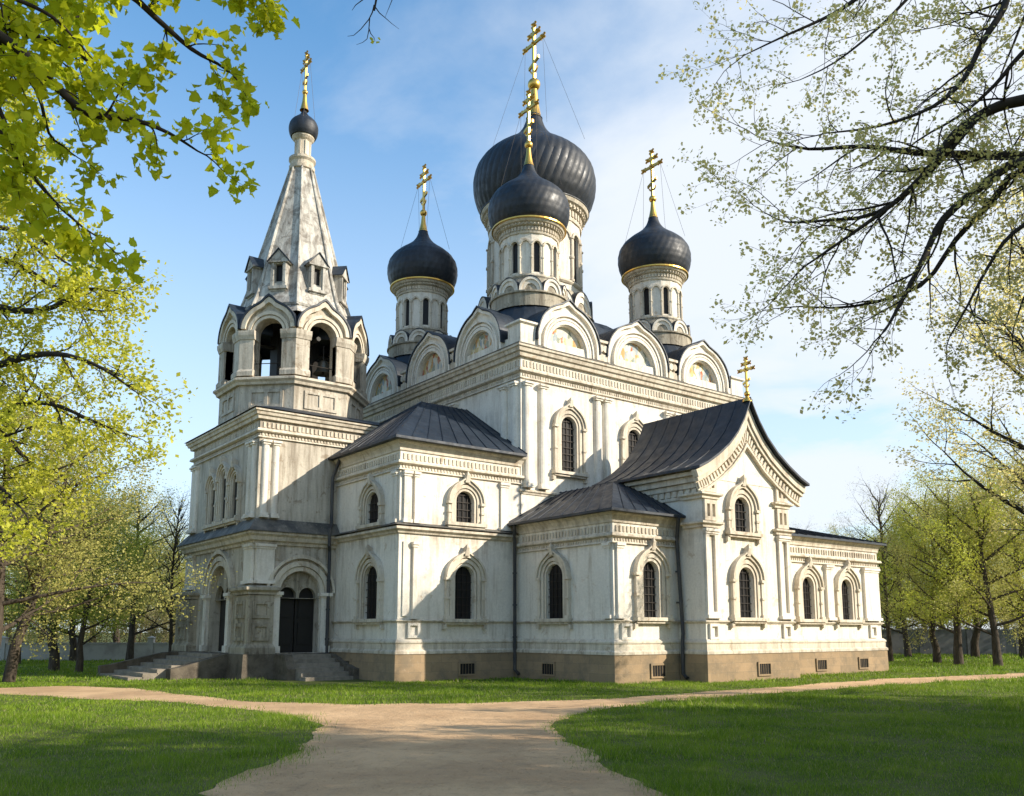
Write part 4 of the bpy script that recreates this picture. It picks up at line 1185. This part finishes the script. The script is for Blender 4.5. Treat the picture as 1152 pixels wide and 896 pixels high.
for (d0, d1, dens, h, w) in ((6.5, 12, 2600, .055, .0055), (12, 19, 1300, .062, .009), (19, 30, 560, .07, .015), (30, 50, 150, .085, .03), (50, 95, 34, .11, .07)):
    wd = d1 * .66 + 2.5; n = int(dens * (d1 - d0) * wd * 2)
    f = rg.uniform(d0, d1, n); r_ = rg.uniform(-wd, wd, n)
    k = np.abs(r_) < f * .64 + 2.2; f, r_ = f[k], r_[k]
    P = r_[:, None] * RGT + f[:, None] * FWD
    jit = rg.normal(0, .16 + .5 * np.maximum(0, vnoise(P, 1.3, 21) - .5)[:, None], P.shape)
    keep = ~inside(P + jit * .9, PATH[0]) & ~((P[:, 0] > 12) & (P[:, 0] < 36) & (P[:, 1] > 26.1) & (P[:, 1] < 40)) & ~((P[:, 0] > 20.1) & (P[:, 0] < 36) & (P[:, 1] > 20.8) & (P[:, 1] < 27))
    P = P[keep]; n = len(P)
    hh = h * (0.35 + 1.1 * vnoise(P, .45, 5) ** 1.5) * (.5 + .85 * vnoise(P, 2.3, 6)) * rg.uniform(.6, 1.35, n) * 1.25
    thin = rg.random(n) < (.35 + .9 * vnoise(P, 1.1, 9)); P = P[thin]; hh = hh[thin]; n = len(P)
    a = rg.uniform(0, 2 * pi, n); t = rg.uniform(0, 2 * pi, n); lean = rg.uniform(.1, .8, n) * hh
    dx, dy = np.cos(a) * w / 2, np.sin(a) * w / 2
    z0 = np.zeros(n)
    A = np.stack([P[:, 0] - dx, P[:, 1] - dy, z0], 1); B = np.stack([P[:, 0] + dx, P[:, 1] + dy, z0], 1)
    Cc = np.stack([P[:, 0] + np.cos(t) * lean, P[:, 1] + np.sin(t) * lean, hh], 1)
    allV.append(np.stack([A, B, Cc], 1).reshape(-1, 3)); allF.append(np.arange(n * 3).reshape(-1, 3) + base); base += n * 3
g = put_mesh('grass', np.concatenate(allV), np.concatenate(allF), 'blade')
tag(g, 'short spring grass blades growing over the lawn', 'grass', kind='stuff')
# leaf litter and pebbles along the path
n = 9000; f = rg.uniform(7, 24, n); r_ = rg.uniform(-.42, .42, n) * f; P = r_[:, None] * RGT + f[:, None] * FWD
P = P[inside(P, PATH[0])]; n = len(P); s = rg.uniform(.006, .02, n); a = rg.uniform(0, 6.28, n)
V = np.stack([np.stack([P[:, 0] + np.cos(a + q) * s * e, P[:, 1] + np.sin(a + q) * s * e, np.full(n, .009) + (s * .5 if j == 4 else 0)], 1) for j, (q, e) in enumerate(((0, 1), (1.6, .8), (3.1, 1), (4.7, .7), (0, 0)))], 1)
F = np.concatenate([np.arange(n)[:, None] * 5 + np.array(t)[None] for t in ((0, 1, 4), (1, 2, 4), (2, 3, 4), (3, 0, 4))])
tag(put_mesh('gravel', V.reshape(-1, 3), F, 'path'), 'loose pebbles scattered on the sandy path', 'gravel', kind='stuff')

# ---- boundary walls behind the trees
def wall_run(name, a, c, h, th, mat, label, posts, ph, cat='wall'):
    a, c = Vector(a), Vector(c); d = (c - a); L = d.length; d.normalize(); nn = Vector((d.y, -d.x, 0))
    root = empty(name, a, label, cat)
    fr = lambda s, z, e: tuple(a + d * s + nn * e + Vector((0, 0, z)))
    n = int(L / posts)
    for i in range(n):
        s0, s1 = L * i / n, L * (i + 1) / n
        b = MB(); b.box(fr, s0 + .17, s1 - .17, -.1, h, -th / 2, th / 2); b.box(fr, s0 + .17, s1 - .17, h + .002, h + .07, -th / 2 - .05, th / 2 + .05); b.build('panel', mat, root)
        b = MB(); b.box(fr, s0 - .17, s0 + .17, -.1, ph, -th / 2 - .07, th / 2 + .07); b.add([fr(s0 - .22, ph, -.24), fr(s0 + .22, ph, -.24), fr(s0 + .22, ph, .24), fr(s0 - .22, ph, .24), fr(s0, ph + .12, 0)], [(0, 1, 4), (1, 2, 4), (2, 3, 4), (3, 0, 4), (3, 2, 1, 0)]); b.build('post', mat, root)
    return root
wall_run('boundary_wall', RF(-46, 50), RF(-9, 54), .95, .25, 'fence', 'low pale concrete boundary wall behind the trees left of the church', 4.0, 1.3)
wall_run('boundary_fence', RF(20, 66), RF(62, 60), 1.75, .2, 'fence_dark', 'grey panel fence behind the trees right of the church', 3.2, 1.9, 'fence')

# ================================================================== TREES
def perp(d, rnd):
    v = Vector((rnd.gauss(0, 1), rnd.gauss(0, 1), rnd.gauss(0, 1))); v = v - d * v.dot(d)
    return v.normalized()
def wander(rnd, p, d, L, n, wig, bias):
    pts = [p.copy()]; q = p.copy(); d = d.normalized()
    for i in range(n):
        d = (d + perp(d, rnd) * wig + bias * (1. / n)).normalized(); q = q + d * (L / n); pts.append(q.copy())
    return pts
class Tree:
    def __init__(s, seed): s.r = random.Random(seed); s.wood = MB(); s.pts = []; s.dirs = []
    def limb(s, pts, r0, r1, level, sp):
        """sp: list per level of dict(gap, len, n, wig, ang, bias, rad) ; the last level carries leaves"""
        n = len(pts); rad = [r0 + (r1 - r0) * (i / (n - 1)) for i in range(n)]
        s.wood.tube(pts, rad, (7, 6, 5, 4, 3, 3)[min(level, 5)], cap=False)
        if level >= len(sp):
            for i in range(1, n): s.pts.append(pts[i]); s.dirs.append((pts[i] - pts[i - 1]).normalized())
            return
        P = sp[level]; L = sum((pts[i + 1] - pts[i]).length for i in range(n - 1))
        cum = 0.; nxt = L * P.get('start', .15)
        for i in range(n - 1):
            seg = pts[i + 1] - pts[i]; l = seg.length; dd = seg / max(l, 1e-6)
            while nxt < cum + l:
                t = (nxt - cum) / l; p = pts[i].lerp(pts[i + 1], t); u = nxt / L
                ang = radians(P['ang'] * s.r.uniform(.65, 1.3))
                d = dd * cos(ang) + perp(dd, s.r) * sin(ang)
                if P.get('flat'): d.z *= P['flat']; 
                ln = P['len'] * s.r.uniform(.6, 1.3) * (1 - P.get('tap', .45) * u)
                r = max(min(P['rad'], (r0 + (r1 - r0) * u) * .75), .0015)
                s.limb(wander(s.r, p, d, ln, P['n'], P['wig'], Vector(P['bias'])), r, r * .3, level + 1, sp)
                nxt += P['gap'] * s.r.uniform(.6, 1.4)
            cum += l
        if P.get('tip', True):
            s.limb(wander(s.r, pts[-1], (pts[-1] - pts[-2]).normalized(), P['len'] * .6, P['n'], P['wig'], Vector(P['bias'])), r1, r1 * .4, level + 1, sp)
    def leaves(s, per, spread, size, template, droop=.25, seed=1, var=.35):
        r = np.random.default_rng(seed)
        P = np.array([tuple(p) for p in s.pts]); D = np.array([tuple(p) for p in s.dirs])
        if per < 1:
            k = r.random(len(P)) < per; P, D = P[k], D[k]; per = 1
        P = np.repeat(P, per, 0); D = np.repeat(D, per, 0); n = len(P)
        P = P + r.normal(0, spread, (n, 3))
        nrm = r.normal(0, 1, (n, 3)) * .8 + np.array([0, 0, .9]); nrm /= np.linalg.norm(nrm, axis=1)[:, None]
        ax = D * .6 + r.normal(0, .7, (n, 3)) + np.array([0, 0, -droop]); ax -= nrm * (ax * nrm).sum(1)[:, None]; ax /= np.linalg.norm(ax, axis=1)[:, None] + 1e-9
        bx = np.cross(nrm, ax); sz = size * r.uniform(1 - var, 1 + var, n)
        T = np.array(template); m = len(T)
        V = P[:, None, :] + sz[:, None, None] * (T[None, :, 0:1] * ax[:, None, :] + T[None, :, 1:2] * bx[:, None, :] + T[None, :, 2:3] * nrm[:, None, :])
        return V.reshape(-1, 3), np.arange(n * m).reshape(n, m)
QUAD = [(0, 0, 0), (.5, .36, .08), (1, 0, 0), (.5, -.36, .08)]
MAPLE = [(0, 0, 0), (.08, .28, .10), (.04, .46, .26), (.28, .42, .20), (.44, .56, .32), (.58, .36, .14), (.80, .26, .02), (1.0, 0, -.22), (.80, -.26, .02), (.58, -.36, .14), (.44, -.56, .32), (.28, -.42, .20), (.04, -.46, .26), (.08, -.28, .10)]

def finish(T, name, loc, label, cat, leafmat_, lv, barkmat='bark', group=None, leafname='crown'):
    root = empty(name, loc, label, cat, group)
    T.wood.build('trunk', barkmat, root, normals=False, smooth=True, angle=70)
    if lv is not None: put_mesh(leafname, lv[0], lv[1], leafmat_, root)
    return root

# -- 1: maple whose leafy boughs come into the picture at the upper left
T = Tree(11)
base_ = RF(-5.6, 4.4, 0); hub = RF(-5.3, 4.6, 4.6)
T.wood.tube([base_, RF(-5.55, 4.4, 1.5), RF(-5.45, 4.5, 3.2), hub, RF(-5.2, 4.8, 6.5), RF(-5.0, 5.0, 8.6)], [.30, .24, .21, .18, .12, .05], 12, cap=False)
SPM = [dict(gap=.22, len=.40, n=4, wig=.20, ang=48, bias=(0, 0, -.25), rad=.012, start=.30), dict(gap=.13, len=.20, n=3, wig=.2, ang=50, bias=(0, 0, -.2), rad=.004, start=.2)]
def bough(T, hubp, px, d, r0, r1, sp, start=None):
    pts = [hubp] + [sight(x, y, dd) for (x, y), dd in zip(px, d)]
    # smooth the poly-line
    q = [pts[0]]
    for i in range(len(pts) - 1):
        p0 = pts[max(i - 1, 0)]; p1, p2 = pts[i], pts[i + 1]; p3 = pts[min(i + 2, len(pts) - 1)]
        for t in (.34, .67, 1.):
            q.append(.5 * ((2 * p1) + (p2 - p0) * t + (2 * p0 - 5 * p1 + 4 * p2 - p3) * t * t + (3 * p1 - p0 - 3 * p2 + p3) * t ** 3))
    T.limb(q, r0, r1, 0, sp)
def D(a, b, n): return [a + (b - a) * i / (n - 1) for i in range(n)]
for px, d, r0 in (
    ([(-420, -60), (-200, -30), (-60, 10), (20, 55), (60, 95), (100, 128), (150, 135), (190, 150), (222, 170)], D(4.5, 5.2, 9), .05),
    ([(-350, -200), (-100, -110), (60, -50), (140, -10), (175, 20), (215, 55), (245, 72), (262, 84)], D(4.6, 5.6, 8), .04),
    ([(-400, 60), (-200, 80), (-60, 110), (0, 150), (35, 195), (62, 228), (92, 255)], D(4.6, 5.0, 7), .035),
    ([(-300, -60), (-150, -20), (-40, 10), (20, 35), (70, 50), (105, 75), (125, 105)], D(4.8, 5.6, 7), .035),
    ([(-300, -120), (-120, -80), (-20, -40), (40, -10), (75, 15), (95, 20)], D(4.9, 5.8, 6), .03),
    ([(-300, 0), (-150, 20), (-60, 30), (0, 60), (40, 100), (55, 150), (72, 165)], D(5.0, 5.6, 7), .03),
    ([(-330, -100), (-150, -60), (-40, -20), (20, 0), (60, 20), (85, 45)], D(4.5, 5.0, 6), .03),
    ([(-330, 0), (-150, 40), (-40, 60), (10, 75), (50, 90), (80, 105)], D(4.7, 5.3, 6), .03),
    ([(-330, 40), (-150, 60), (-60, 80), (-10, 110), (10, 150), (20, 190)], D(4.4, 4.7, 6), .03),
    ([(-250, -220), (0, -150), (150, -110), (240, -70), (280, -25), (288, -6)], D(4.8, 5.5, 6), .03)):
    bough(T, hub, px, d, r0, .006, SPM)
for k in range(14):      # the rest of its crown, out of the picture
    a = T.r.uniform(1.2, 5.4); dd = (RF(cos(a), sin(a) * .9) - RF(0, 0)).normalized(); h = T.r.uniform(4.2, 8)
    if dd.dot(Vector((FWD[0], FWD[1], 0))) > .1: dd = -dd
    T.limb(wander(T.r, RF(-5.2, 4.7, h), dd + Vector((0, 0, .35)), 2.8, 6, .12, Vector((0, 0, .1))), .05, .01, 0, [dict(gap=.4, len=.9, n=4, wig=.2, ang=48, bias=(0, 0, -.1), rad=.012, start=.3), dict(gap=.22, len=.3, n=3, wig=.2, ang=50, bias=(0, 0, -.2), rad=.005, start=.2)])
lv = T.leaves(6, .045, .056, MAPLE, droop=.5, seed=2, var=.5)
finish(T, 'maple_tree', base_, 'maple with large yellow-green leaves whose boughs hang into the upper left corner', 'tree', 'leaf_maple', lv, 'darkbark')

# -- the bare twigs at the top of the picture belong to a tree behind the photographer
T = Tree(12)
base_ = RF(-1.2, -3.2, 0); hub = RF(-1.1, -2.6, 5.6)
T.wood.tube([base_, RF(-1.2, -3.0, 2.5), hub, RF(-1, -2.4, 8)], [.2, .16, .12, .04], 10, cap=False)
SPT = [dict(gap=.9, len=.35, n=4, wig=.12, ang=35, bias=(0, 0, -.2), rad=.005, start=.72)]
lead = [hub, RF(-1.1, -.5, 6.6), RF(-1.05, 2.0, 7.0), sight(445, -140, 5.0), sight(432, -50, 5.1), sight(424, -4, 5.1), sight(421, 12, 5.1)]
T.wood.tube(lead, [.05, .035, .022, .012, .009, .007, .006], 6, cap=False)
def tw(pts, r=.005, leaf=False):
    q = [sight(x, y, 5.1) for x, y in pts]; T.wood.tube(q, [r * (1 - .75 * i / (len(q) - 1)) for i in range(len(q))], 5, cap=False)
    if leaf: T.pts += [q[-1], q[-2]]; T.dirs += [Vector((0, 0, -1))] * 2
tw([(421, 6), (419, 14), (415, 22), (406, 33), (398, 40), (391, 41)]); tw([(416, 20), (415, 34), (413, 44), (408, 48), (401, 50.5)], .004)
tw([(415, 32), (417, 38), (421, 43), (422, 47)], .004, True); tw([(422, 8), (427, 15), (433, 20), (441, 27), (449, 33)], .004)
tw([(446, -30), (442, -2), (438, 8), (433, 20)], .004); tw([(425, -30), (408, 0), (400, 6), (396, 12)], .005)
lv = T.leaves(3, .012, .035, QUAD, seed=3)
finish(T, 'bare_tree', base_, 'nearly bare twigs with one tiny bud cluster hanging at the top edge left of centre', 'tree', 'leaf_lime', lv, 'darkbark')

# -- 2: old tree reaching in from the right with small young leaves
T = Tree(21)
base_ = RF(9.6, 8.6, 0); hub = RF(9.0, 8.6, 5.6)
T.wood.tube([base_, RF(9.5, 8.6, 1.5), RF(9.2, 8.6, 3.6), hub, RF(9.2, 8.8, 8.2), RF(9.5, 9.0, 11.5)], [.42, .34, .30, .26, .16, .05], 12, cap=False)
SPR = [dict(gap=.30, len=1.15, n=6, wig=.16, ang=42, bias=(0, 0, -.10), rad=.014, start=.25), dict(gap=.20, len=.48, n=4, wig=.2, ang=45, bias=(0, 0, -.08), rad=.006, start=.15), dict(gap=.13, len=.15, n=2, wig=.2, ang=50, bias=(0, 0, 0), rad=.003, start=.3)]
SPS = [dict(SPR[0], gap=.36, len=.85, start=.3), SPR[1], SPR[2]]
for px, d, r0, r1, sp in (
    ([(1400, 110), (1250, 100), (1152, 113), (1110, 126), (1075, 150), (1045, 190), (1010, 225), (960, 262), (905, 300)], D(8.4, 7.6, 9), .085, .008, SPR),
    ([(1400, 190), (1250, 180), (1152, 176), (1080, 174), (1030, 172), (970, 165), (910, 168), (862, 158)], D(8.4, 8.2, 8), .075, .006, SPR),
    ([(1400, 230), (1250, 190), (1152, 182), (1108, 207), (1062, 246), (1042, 285), (1022, 325), (1004, 358), (996, 372)], D(8.3, 7.4, 9), .07, .007, SPR),
    ([(1400, 240), (1250, 215), (1152, 192), (1115, 228), (1075, 270), (1035, 322), (960, 345), (900, 345)], D(8.3, 8.4, 8), .06, .007, SPS),
    ([(1380, -60), (1240, -80), (1150, -40), (1130, 8), (1105, 48), (1085, 88), (1050, 120), (990, 142), (930, 150)], D(8.2, 7.4, 9), .06, .006, SPR),
    ([(1350, -220), (1200, -170), (1080, -90), (1000, -30), (955, 5), (925, 22), (880, 42), (838, 62)], D(8.4, 7.8, 8), .05, .005, SPR),
    ([(1350, -150), (1200, -120), (1100, -70), (1040, -20), (990, 30), (940, 70), (900, 90)], D(8.6, 8.8, 7), .04, .005, SPS),
    ([(1400, 270), (1280, 255), (1190, 240), (1140, 262), (1112, 300), (1088, 345), (1068, 380)], D(8.2, 7.8, 7), .04, .006, SPS),
    ([(1100, 132), (1040, 200), (985, 240), (930, 248), (885, 250), (858, 238)], D(8.0, 8.2, 6), .03, .004, SPR),
    ([(1200, 20), (1150, 60), (1120, 95), (1080, 130), (1030, 160), (980, 205)], D(7.9, 8.3, 6), .03, .004, SPS),
    ([(1400, 300), (1280, 300), (1200, 290), (1160, 320), (1140, 370)], D(8.2, 8.0, 5), .04, .006, SPS),
    ([(1350, -100), (1230, -50), (1165, 0), (1140, 50), (1120, 100)], D(8.6, 9.0, 5), .04, .006, SPS)):
    if px[0][0] < 1250: pts0 = sight(*px[0], d[0]); bough(T, pts0, px[1:], d[1:], r0, r1, sp)
    else: bough(T, hub if px[0][1] > -80 else RF(9.1, 8.7, 7.0), px, d, r0, r1, sp)
for k in range(16):
    a = T.r.uniform(-1.5, 1.5); dd = (RF(cos(a), sin(a)) - RF(0, 0)).normalized(); h = T.r.uniform(5, 10.5)
    T.limb(wander(T.r, RF(9.1, 8.7, h), dd + Vector((0, 0, .45)), 4.4, 7, .12, Vector((0, 0, .05))), .07, .01, 0, [dict(gap=.55, len=1.5, n=5, wig=.16, ang=44, bias=(0, 0, -.05), rad=.02, start=.25), dict(gap=.4, len=.6, n=3, wig=.2, ang=45, bias=(0, 0, 0), rad=.006, start=.2)])
lv = T.leaves(5, .035, .037, QUAD, seed=4, var=.5)
finish(T, 'old_linden_tree', base_, 'old tree with dark limbs and sparse young leaves reaching in from the upper right', 'tree', 'leaf_sparse', lv, 'darkbark')

# -- generic park tree
def park_tree(seed, H, Rr, trunk_h, r0, lean=0., n1=16, dens=1., up=.5, bare=False, leafn=3, lsize=.13):
    T = Tree(seed); R = T.r
    top_ = Vector((lean * H * .5, 0, H * .86))
    pts = [Vector((0, 0, -.1)), Vector((lean * .4, 0, trunk_h * .5)), Vector((lean * H * .15, R.uniform(-.2, .2), trunk_h)), Vector((lean * H * .32, R.uniform(-.3, .3), H * .55)), top_]
    T.wood.tube(pts, [r0 * 1.25, r0, r0 * .85, r0 * .5, r0 * .12], 9, cap=False)
    for k in range(n1):
        t = (k + .5) / n1; z = trunk_h * .8 + (H * .84 - trunk_h * .8) * t ** .9
        # point on the trunk
        for a, c in zip(pts, pts[1:]):
            if a.z <= z <= c.z: p = a.lerp(c, (z - a.z) / (c.z - a.z)); break
        az = k * 2.4 + R.uniform(-.4, .4)
        L = Rr * (1.0 - .62 * t ** 1.6) * R.uniform(.75, 1.15)
        d = Vector((cos(az), sin(az), up * (.6 + t)))
        sp = [dict(gap=.75 / dens, len=L * .38, n=4, wig=.16, ang=44, bias=(0, 0, .15), rad=.022 if bare else .03, start=.22, tap=.5), dict(gap=.42 / dens, len=.75, n=3, wig=.2, ang=48, bias=(0, 0, .05), rad=.010, start=.2)]
        if bare: sp.append(dict(gap=.32, len=.4, n=2, wig=.2, ang=40, bias=(0, 0, .1), rad=.008, start=.2))
        T.limb(wander(R, p, d, L, 6, .12, Vector((0, 0, .15))), r0 * .38, r0 * .06, 0, sp)
    return T

# -- 3: bright spring tree at the left, trunk outside the picture
T = Tree(31)
base_ = RF(-10.4, 15.6, 0); 
def b3(x, y, d): return sight(x, y, d)
T.wood.tube([base_, RF(-10.3, 15.6, 3), RF(-10.2, 15.4, 6), RF(-10, 15.2, 9), RF(-9.7, 15.0, 12.5)], [.36, .30, .24, .16, .05], 10, cap=False)
SP3 = [dict(gap=.38, len=.85, n=5, wig=.16, ang=42, bias=(0, 0, -.02), rad=.022, start=.12), dict(gap=.24, len=.55, n=3, wig=.2, ang=46, bias=(0, 0, -.02), rad=.009, start=.15), dict(gap=.2, len=.2, n=2, wig=.2, ang=50, bias=(0, 0, 0), rad=.004, start=.3)]
def hub3(z): return RF(-10.3 + z * .03, 15.6 - z * .04, z)
for px, d, hz, r0 in (
    ([(-60, 330), (0, 345), (50, 350), (95, 345), (130, 325), (165, 330)], D(15, 14, 6), 7.0, .10),
    ([(-60, 420), (0, 412), (60, 400), (110, 400), (150, 415), (185, 440)], D(15, 13.5, 6), 6.0, .10),
    ([(-60, 470), (0, 470), (40, 455), (90, 455), (130, 470), (170, 487)], D(15.2, 14.2, 6), 5.4, .09),
    ([(-60, 520), (-10, 540), (25, 560), (50, 580)], D(15, 13.5, 4), 5.0, .08),
    ([(-60, 270), (0, 290), (40, 300), (85, 320), (120, 345), (150, 350)], D(15.4, 14.6, 6), 8, .09),
    ([(-60, 200), (0, 220), (40, 235), (70, 265), (100, 290), (125, 305)], D(15.2, 14.2, 6), 9, .08),
    ([(-60, 120), (0, 140), (30, 165), (55, 200), (65, 240)], D(15.3, 14.6, 5), 10, .08),
    ([(-80, 60), (-20, 70), (20, 95), (45, 140)], D(15.3, 15, 4), 11, .07),
    ([(-60, 380), (0, 390), (40, 420), (80, 445), (115, 470), (145, 480)], D(16, 16.5, 6), 6.5, .08),
    ([(-60, 450), (0, 480), (40, 510), (80, 530), (120, 520)], D(16, 16.3, 5), 5.6, .08),
    ([(-60, 260), (0, 255), (50, 270), (100, 310), (140, 380)], D(16, 16.6, 5), 8.5, .08),
    ([(-60, 560), (-10, 500), (20, 490), (60, 480)], D(14.4, 13.4, 4), 5, .06)):
    px = [(x - 34 * max(0, min(1, (x + 20) / 120)), y) for x, y in px]
    bough(T, hub3(hz), px, d, r0, .012, SP3)
for k in range(14):
    a = T.r.uniform(2.0, 4.3); dd = (RF(cos(a), sin(a)) - RF(0, 0)).normalized(); h = T.r.uniform(5, 11.5)
    T.limb(wander(T.r, hub3(h), dd + Vector((0, 0, .4)), 4.0, 6, .12, Vector((0, 0, .05))), .08, .01, 0, [dict(gap=.6, len=1.3, n=4, wig=.16, ang=44, bias=(0, 0, 0), rad=.02, start=.25), dict(gap=.35, len=.6, n=3, wig=.2, ang=45, bias=(0, 0, 0), rad=.006, start=.2)])
lv = T.leaves(10, .085, .070, QUAD, seed=5, var=.5)
finish(T, 'spring_linden_tree', base_, 'bright yellow-green spring tree filling the left edge beside the bell tower', 'tree', 'leaf_lime', lv, 'darkbark')

# -- 4: tree at the right edge, middle distance
T = park_tree(41, 14.0, 5.6, 3.6, .26, 0, 26, 1.3, .75, leafn=3)
lv = T.leaves(15, .16, .075, QUAD, seed=6, var=.5)
r4 = finish(T, 'park_tree', Vector((0, 0, 0)), 'olive-green young-leafed tree at the right edge behind the east wing', 'tree', 'leaf_sparse', lv, 'darkbark')
r4.location = RF(15.0, 22.5, 0)

# -- 5: background trees, three kinds, copied
def proto(seed, H, Rr, th, r0, lean, n1, dens, up, mat, per, spread, size, name, bare=False, flat=None):
    T = park_tree(seed, H, Rr, th, r0, lean, n1, dens, up, bare)
    lv = T.leaves(per, spread, size, QUAD, seed=seed); print(name, len(T.pts), len(lv[0]))
    return finish(T, name, Vector((0, 0, 0)), 'x', 'tree', mat, lv, 'bark')
PA = proto(51, 11.5, 4.6, 1.9, .22, .0, 20, .95, .45, 'leaf_back', 26, .27, .085, 'park_tree')
PB = proto(52, 10.0, 4.4, 1.6, .20, .08, 18, .95, .55, 'leaf_bright', 26, .27, .085, 'park_tree')
PC = proto(53, 13.0, 3.8, 2.4, .13, .02, 30, 1.25, .95, 'bud', 2, .08, .05, 'bare_tree', bare=True)
PD = proto(54, 10.0, 3.9, 2.6, .17, .30, 18, .95, .40, 'leaf_back', 26, .27, .085, 'leaning_tree')
PE = proto(55, 3.6, 1.9, .35, .06, 0, 14, 1.3, .5, 'bud', 14, .2, .09, 'shrub')
used = set()
def plant(P, r, f, rz, s, sz, label, group=None):
    if P.name not in used: o = P; used.add(P.name)
    else:
        o = P.copy(); COL.objects.link(o)
        for ch in list(P.children): c = ch.copy(); COL.objects.link(c); c.parent = o
    o.location = RF(r, f, 0); o.rotation_euler = (0, 0, rz); o.scale = (s, s, sz)
    o['label'] = label
    if group: o['group'] = group
    return o
GL, GR = 'park trees left of the church', 'park trees right of the church'
def at(px, d): return (px - 576) / 1000. * d
plant(PD, at(14, 30), 30, YAW + 2.2 - pi / 2 - 1.9, 1.0, .95, 'dark-trunked tree leaning right at the far left of the lawn', GL)
plant(PA, at(-8, 27), 27, 1.0, .95, .9, 'upright tree cut by the left edge of the picture', GL)
plant(PB, at(64, 38), 38, 2.0, 1.0, .9, 'slim-trunked tree just right of the leaning tree', GL)
plant(PB, at(92, 37), 37, .6, .68, .7, 'yellow-green tree standing before the low wall, left of the bare tree', GL)
plant(PC, at(193, 40), 40, .9, .72, .66, 'bare branching tree between the low wall and the bell tower', GL)
backl = [(148, 47, PA, .85, .82), (20, 46, PA, 1.0, .92), (85, 50, PB, 1.0, 1.0), (132, 60, PA, 1.0, 1.0), (45, 60, PB, 1.15, 1.15), (-30, 55, PA, 1.1, 1.1), (175, 66, PB, .95, .9), (228, 62, PA, .7, .6), (195, 74, PC, .9, .85), (105, 72, PA, 1.2, 1.15), (10, 74, PB, 1.2, 1.2), (150, 84, PA, 1.2, 1.05), (62, 88, PA, 1.3, 1.2), (215, 85, PB, .9, .8), (-20, 90, PB, 1.3, 1.2), (185, 95, PA, 1.1, .95)]
for i, (x, d, P, s, sz) in enumerate(backl):
    plant(P, at(x, d), d, i * 1.3, s, sz, 'yellow-green park tree massed behind the low boundary wall on the left' if P is not PC else 'tall bare tree rising behind the left-hand park trees', GL)
plant(PC, at(1000, 50), 50, 2.2, 1.0, .84, 'tall bare-topped tree just right of the east wing', GR)
plant(PB, at(1052, 48), 48, .4, .95, .95, 'bright green tree with a slim trunk near the grey fence', GR)
plant(PA, at(1076, 45), 45, 1.4, .95, .85, 'green tree with a dark trunk in front of the grey fence', GR)
plant(PB, at(1120, 43), 43, 2.4, .95, .95, 'bright green tree by the grey fence, nearest the right edge', GR)
backr = [(975, 62, PA, .95, .8), (1020, 58, PB, 1.0, .95), (1095, 58, PB, 1.2, 1.15), (1150, 55, PA, 1.1, 1.1), (1175, 45, PA, 1.0, 1.05), (1040, 72, PB, 1.2, 1.15), (1100, 76, PA, 1.3, 1.2), (1160, 74, PB, 1.3, 1.2), (990, 80, PB, 1.1, .95), (950, 85, PC, 1.1, .95), (905, 88, PC, 1.15, 1.0), (1215, 60, PB, 1.2, 1.2), (1060, 92, PA, 1.4, 1.25), (1130, 95, PB, 1.4, 1.3), (1010, 100, PA, 1.3, 1.0)]
for i, (x, d, P, s, sz) in enumerate(backr):
    plant(P, at(x, d), d, i * 1.7 + .5, s, sz, 'green park tree massed behind the east wing on the right' if P is not PC else 'faint bare tree rising above the east wing roof', GR)

for i, (x, d, s) in enumerate(((-25, 62, 1.2), (25, 66, 1.3), (60, 64, 1.0), (92, 68, 1.3), (128, 66, 1.1), (158, 70, 1.3), (190, 62, .9), (205, 66, 1.1), (235, 64, 1.1), (172, 58, .8))):
    plant(PE, at(x, d), d, i * 1.9, s, s, 'leafy shrub growing low behind the boundary wall on the left', 'shrubs behind the boundary wall')
for i, (x, d, s) in enumerate(((985, 74, 1.2), (1012, 78, 1.3), (1038, 72, 1.1), (1068, 76, 1.4), (1100, 72, 1.2), (1130, 78, 1.4), (1160, 73, 1.3), (960, 76, 1.2))):
    plant(PE, at(x, d), d, i * 2.3, s, s * 1.15, 'leafy shrub growing behind the grey fence on the right', 'shrubs behind the grey fence')
# -- trees out of the picture on the right that shade the foreground lawn
PF = proto(56, 12.0, 4.6, 2.4, .24, .0, 20, .95, .45, 'leaf_bright', 9, .28, .24, 'park_tree')
for i, (r, f, s, sz) in enumerate(((15.0, 9.0, .95, .9), (11.5, 5.6, .9, .9), (20.0, 11.5, .95, .75), (14.5, 3.6, 1.1, 1.25), (19, 5.5, 1.15, 1.3), (25, 8, 1.1, .95), (10.5, 1.2, 1.0, 1.15), (25.5, 14.5, 1.0, .95), (17.5, 14.0, .8, .75), (31, 11, 1.1, 1.1), (21.5, 16.5, .85, .75))):
    plant(PF, r, f, i * 1.1, s, sz, 'leafy tree outside the picture on the right shading the lawn', 'trees shading the foreground')
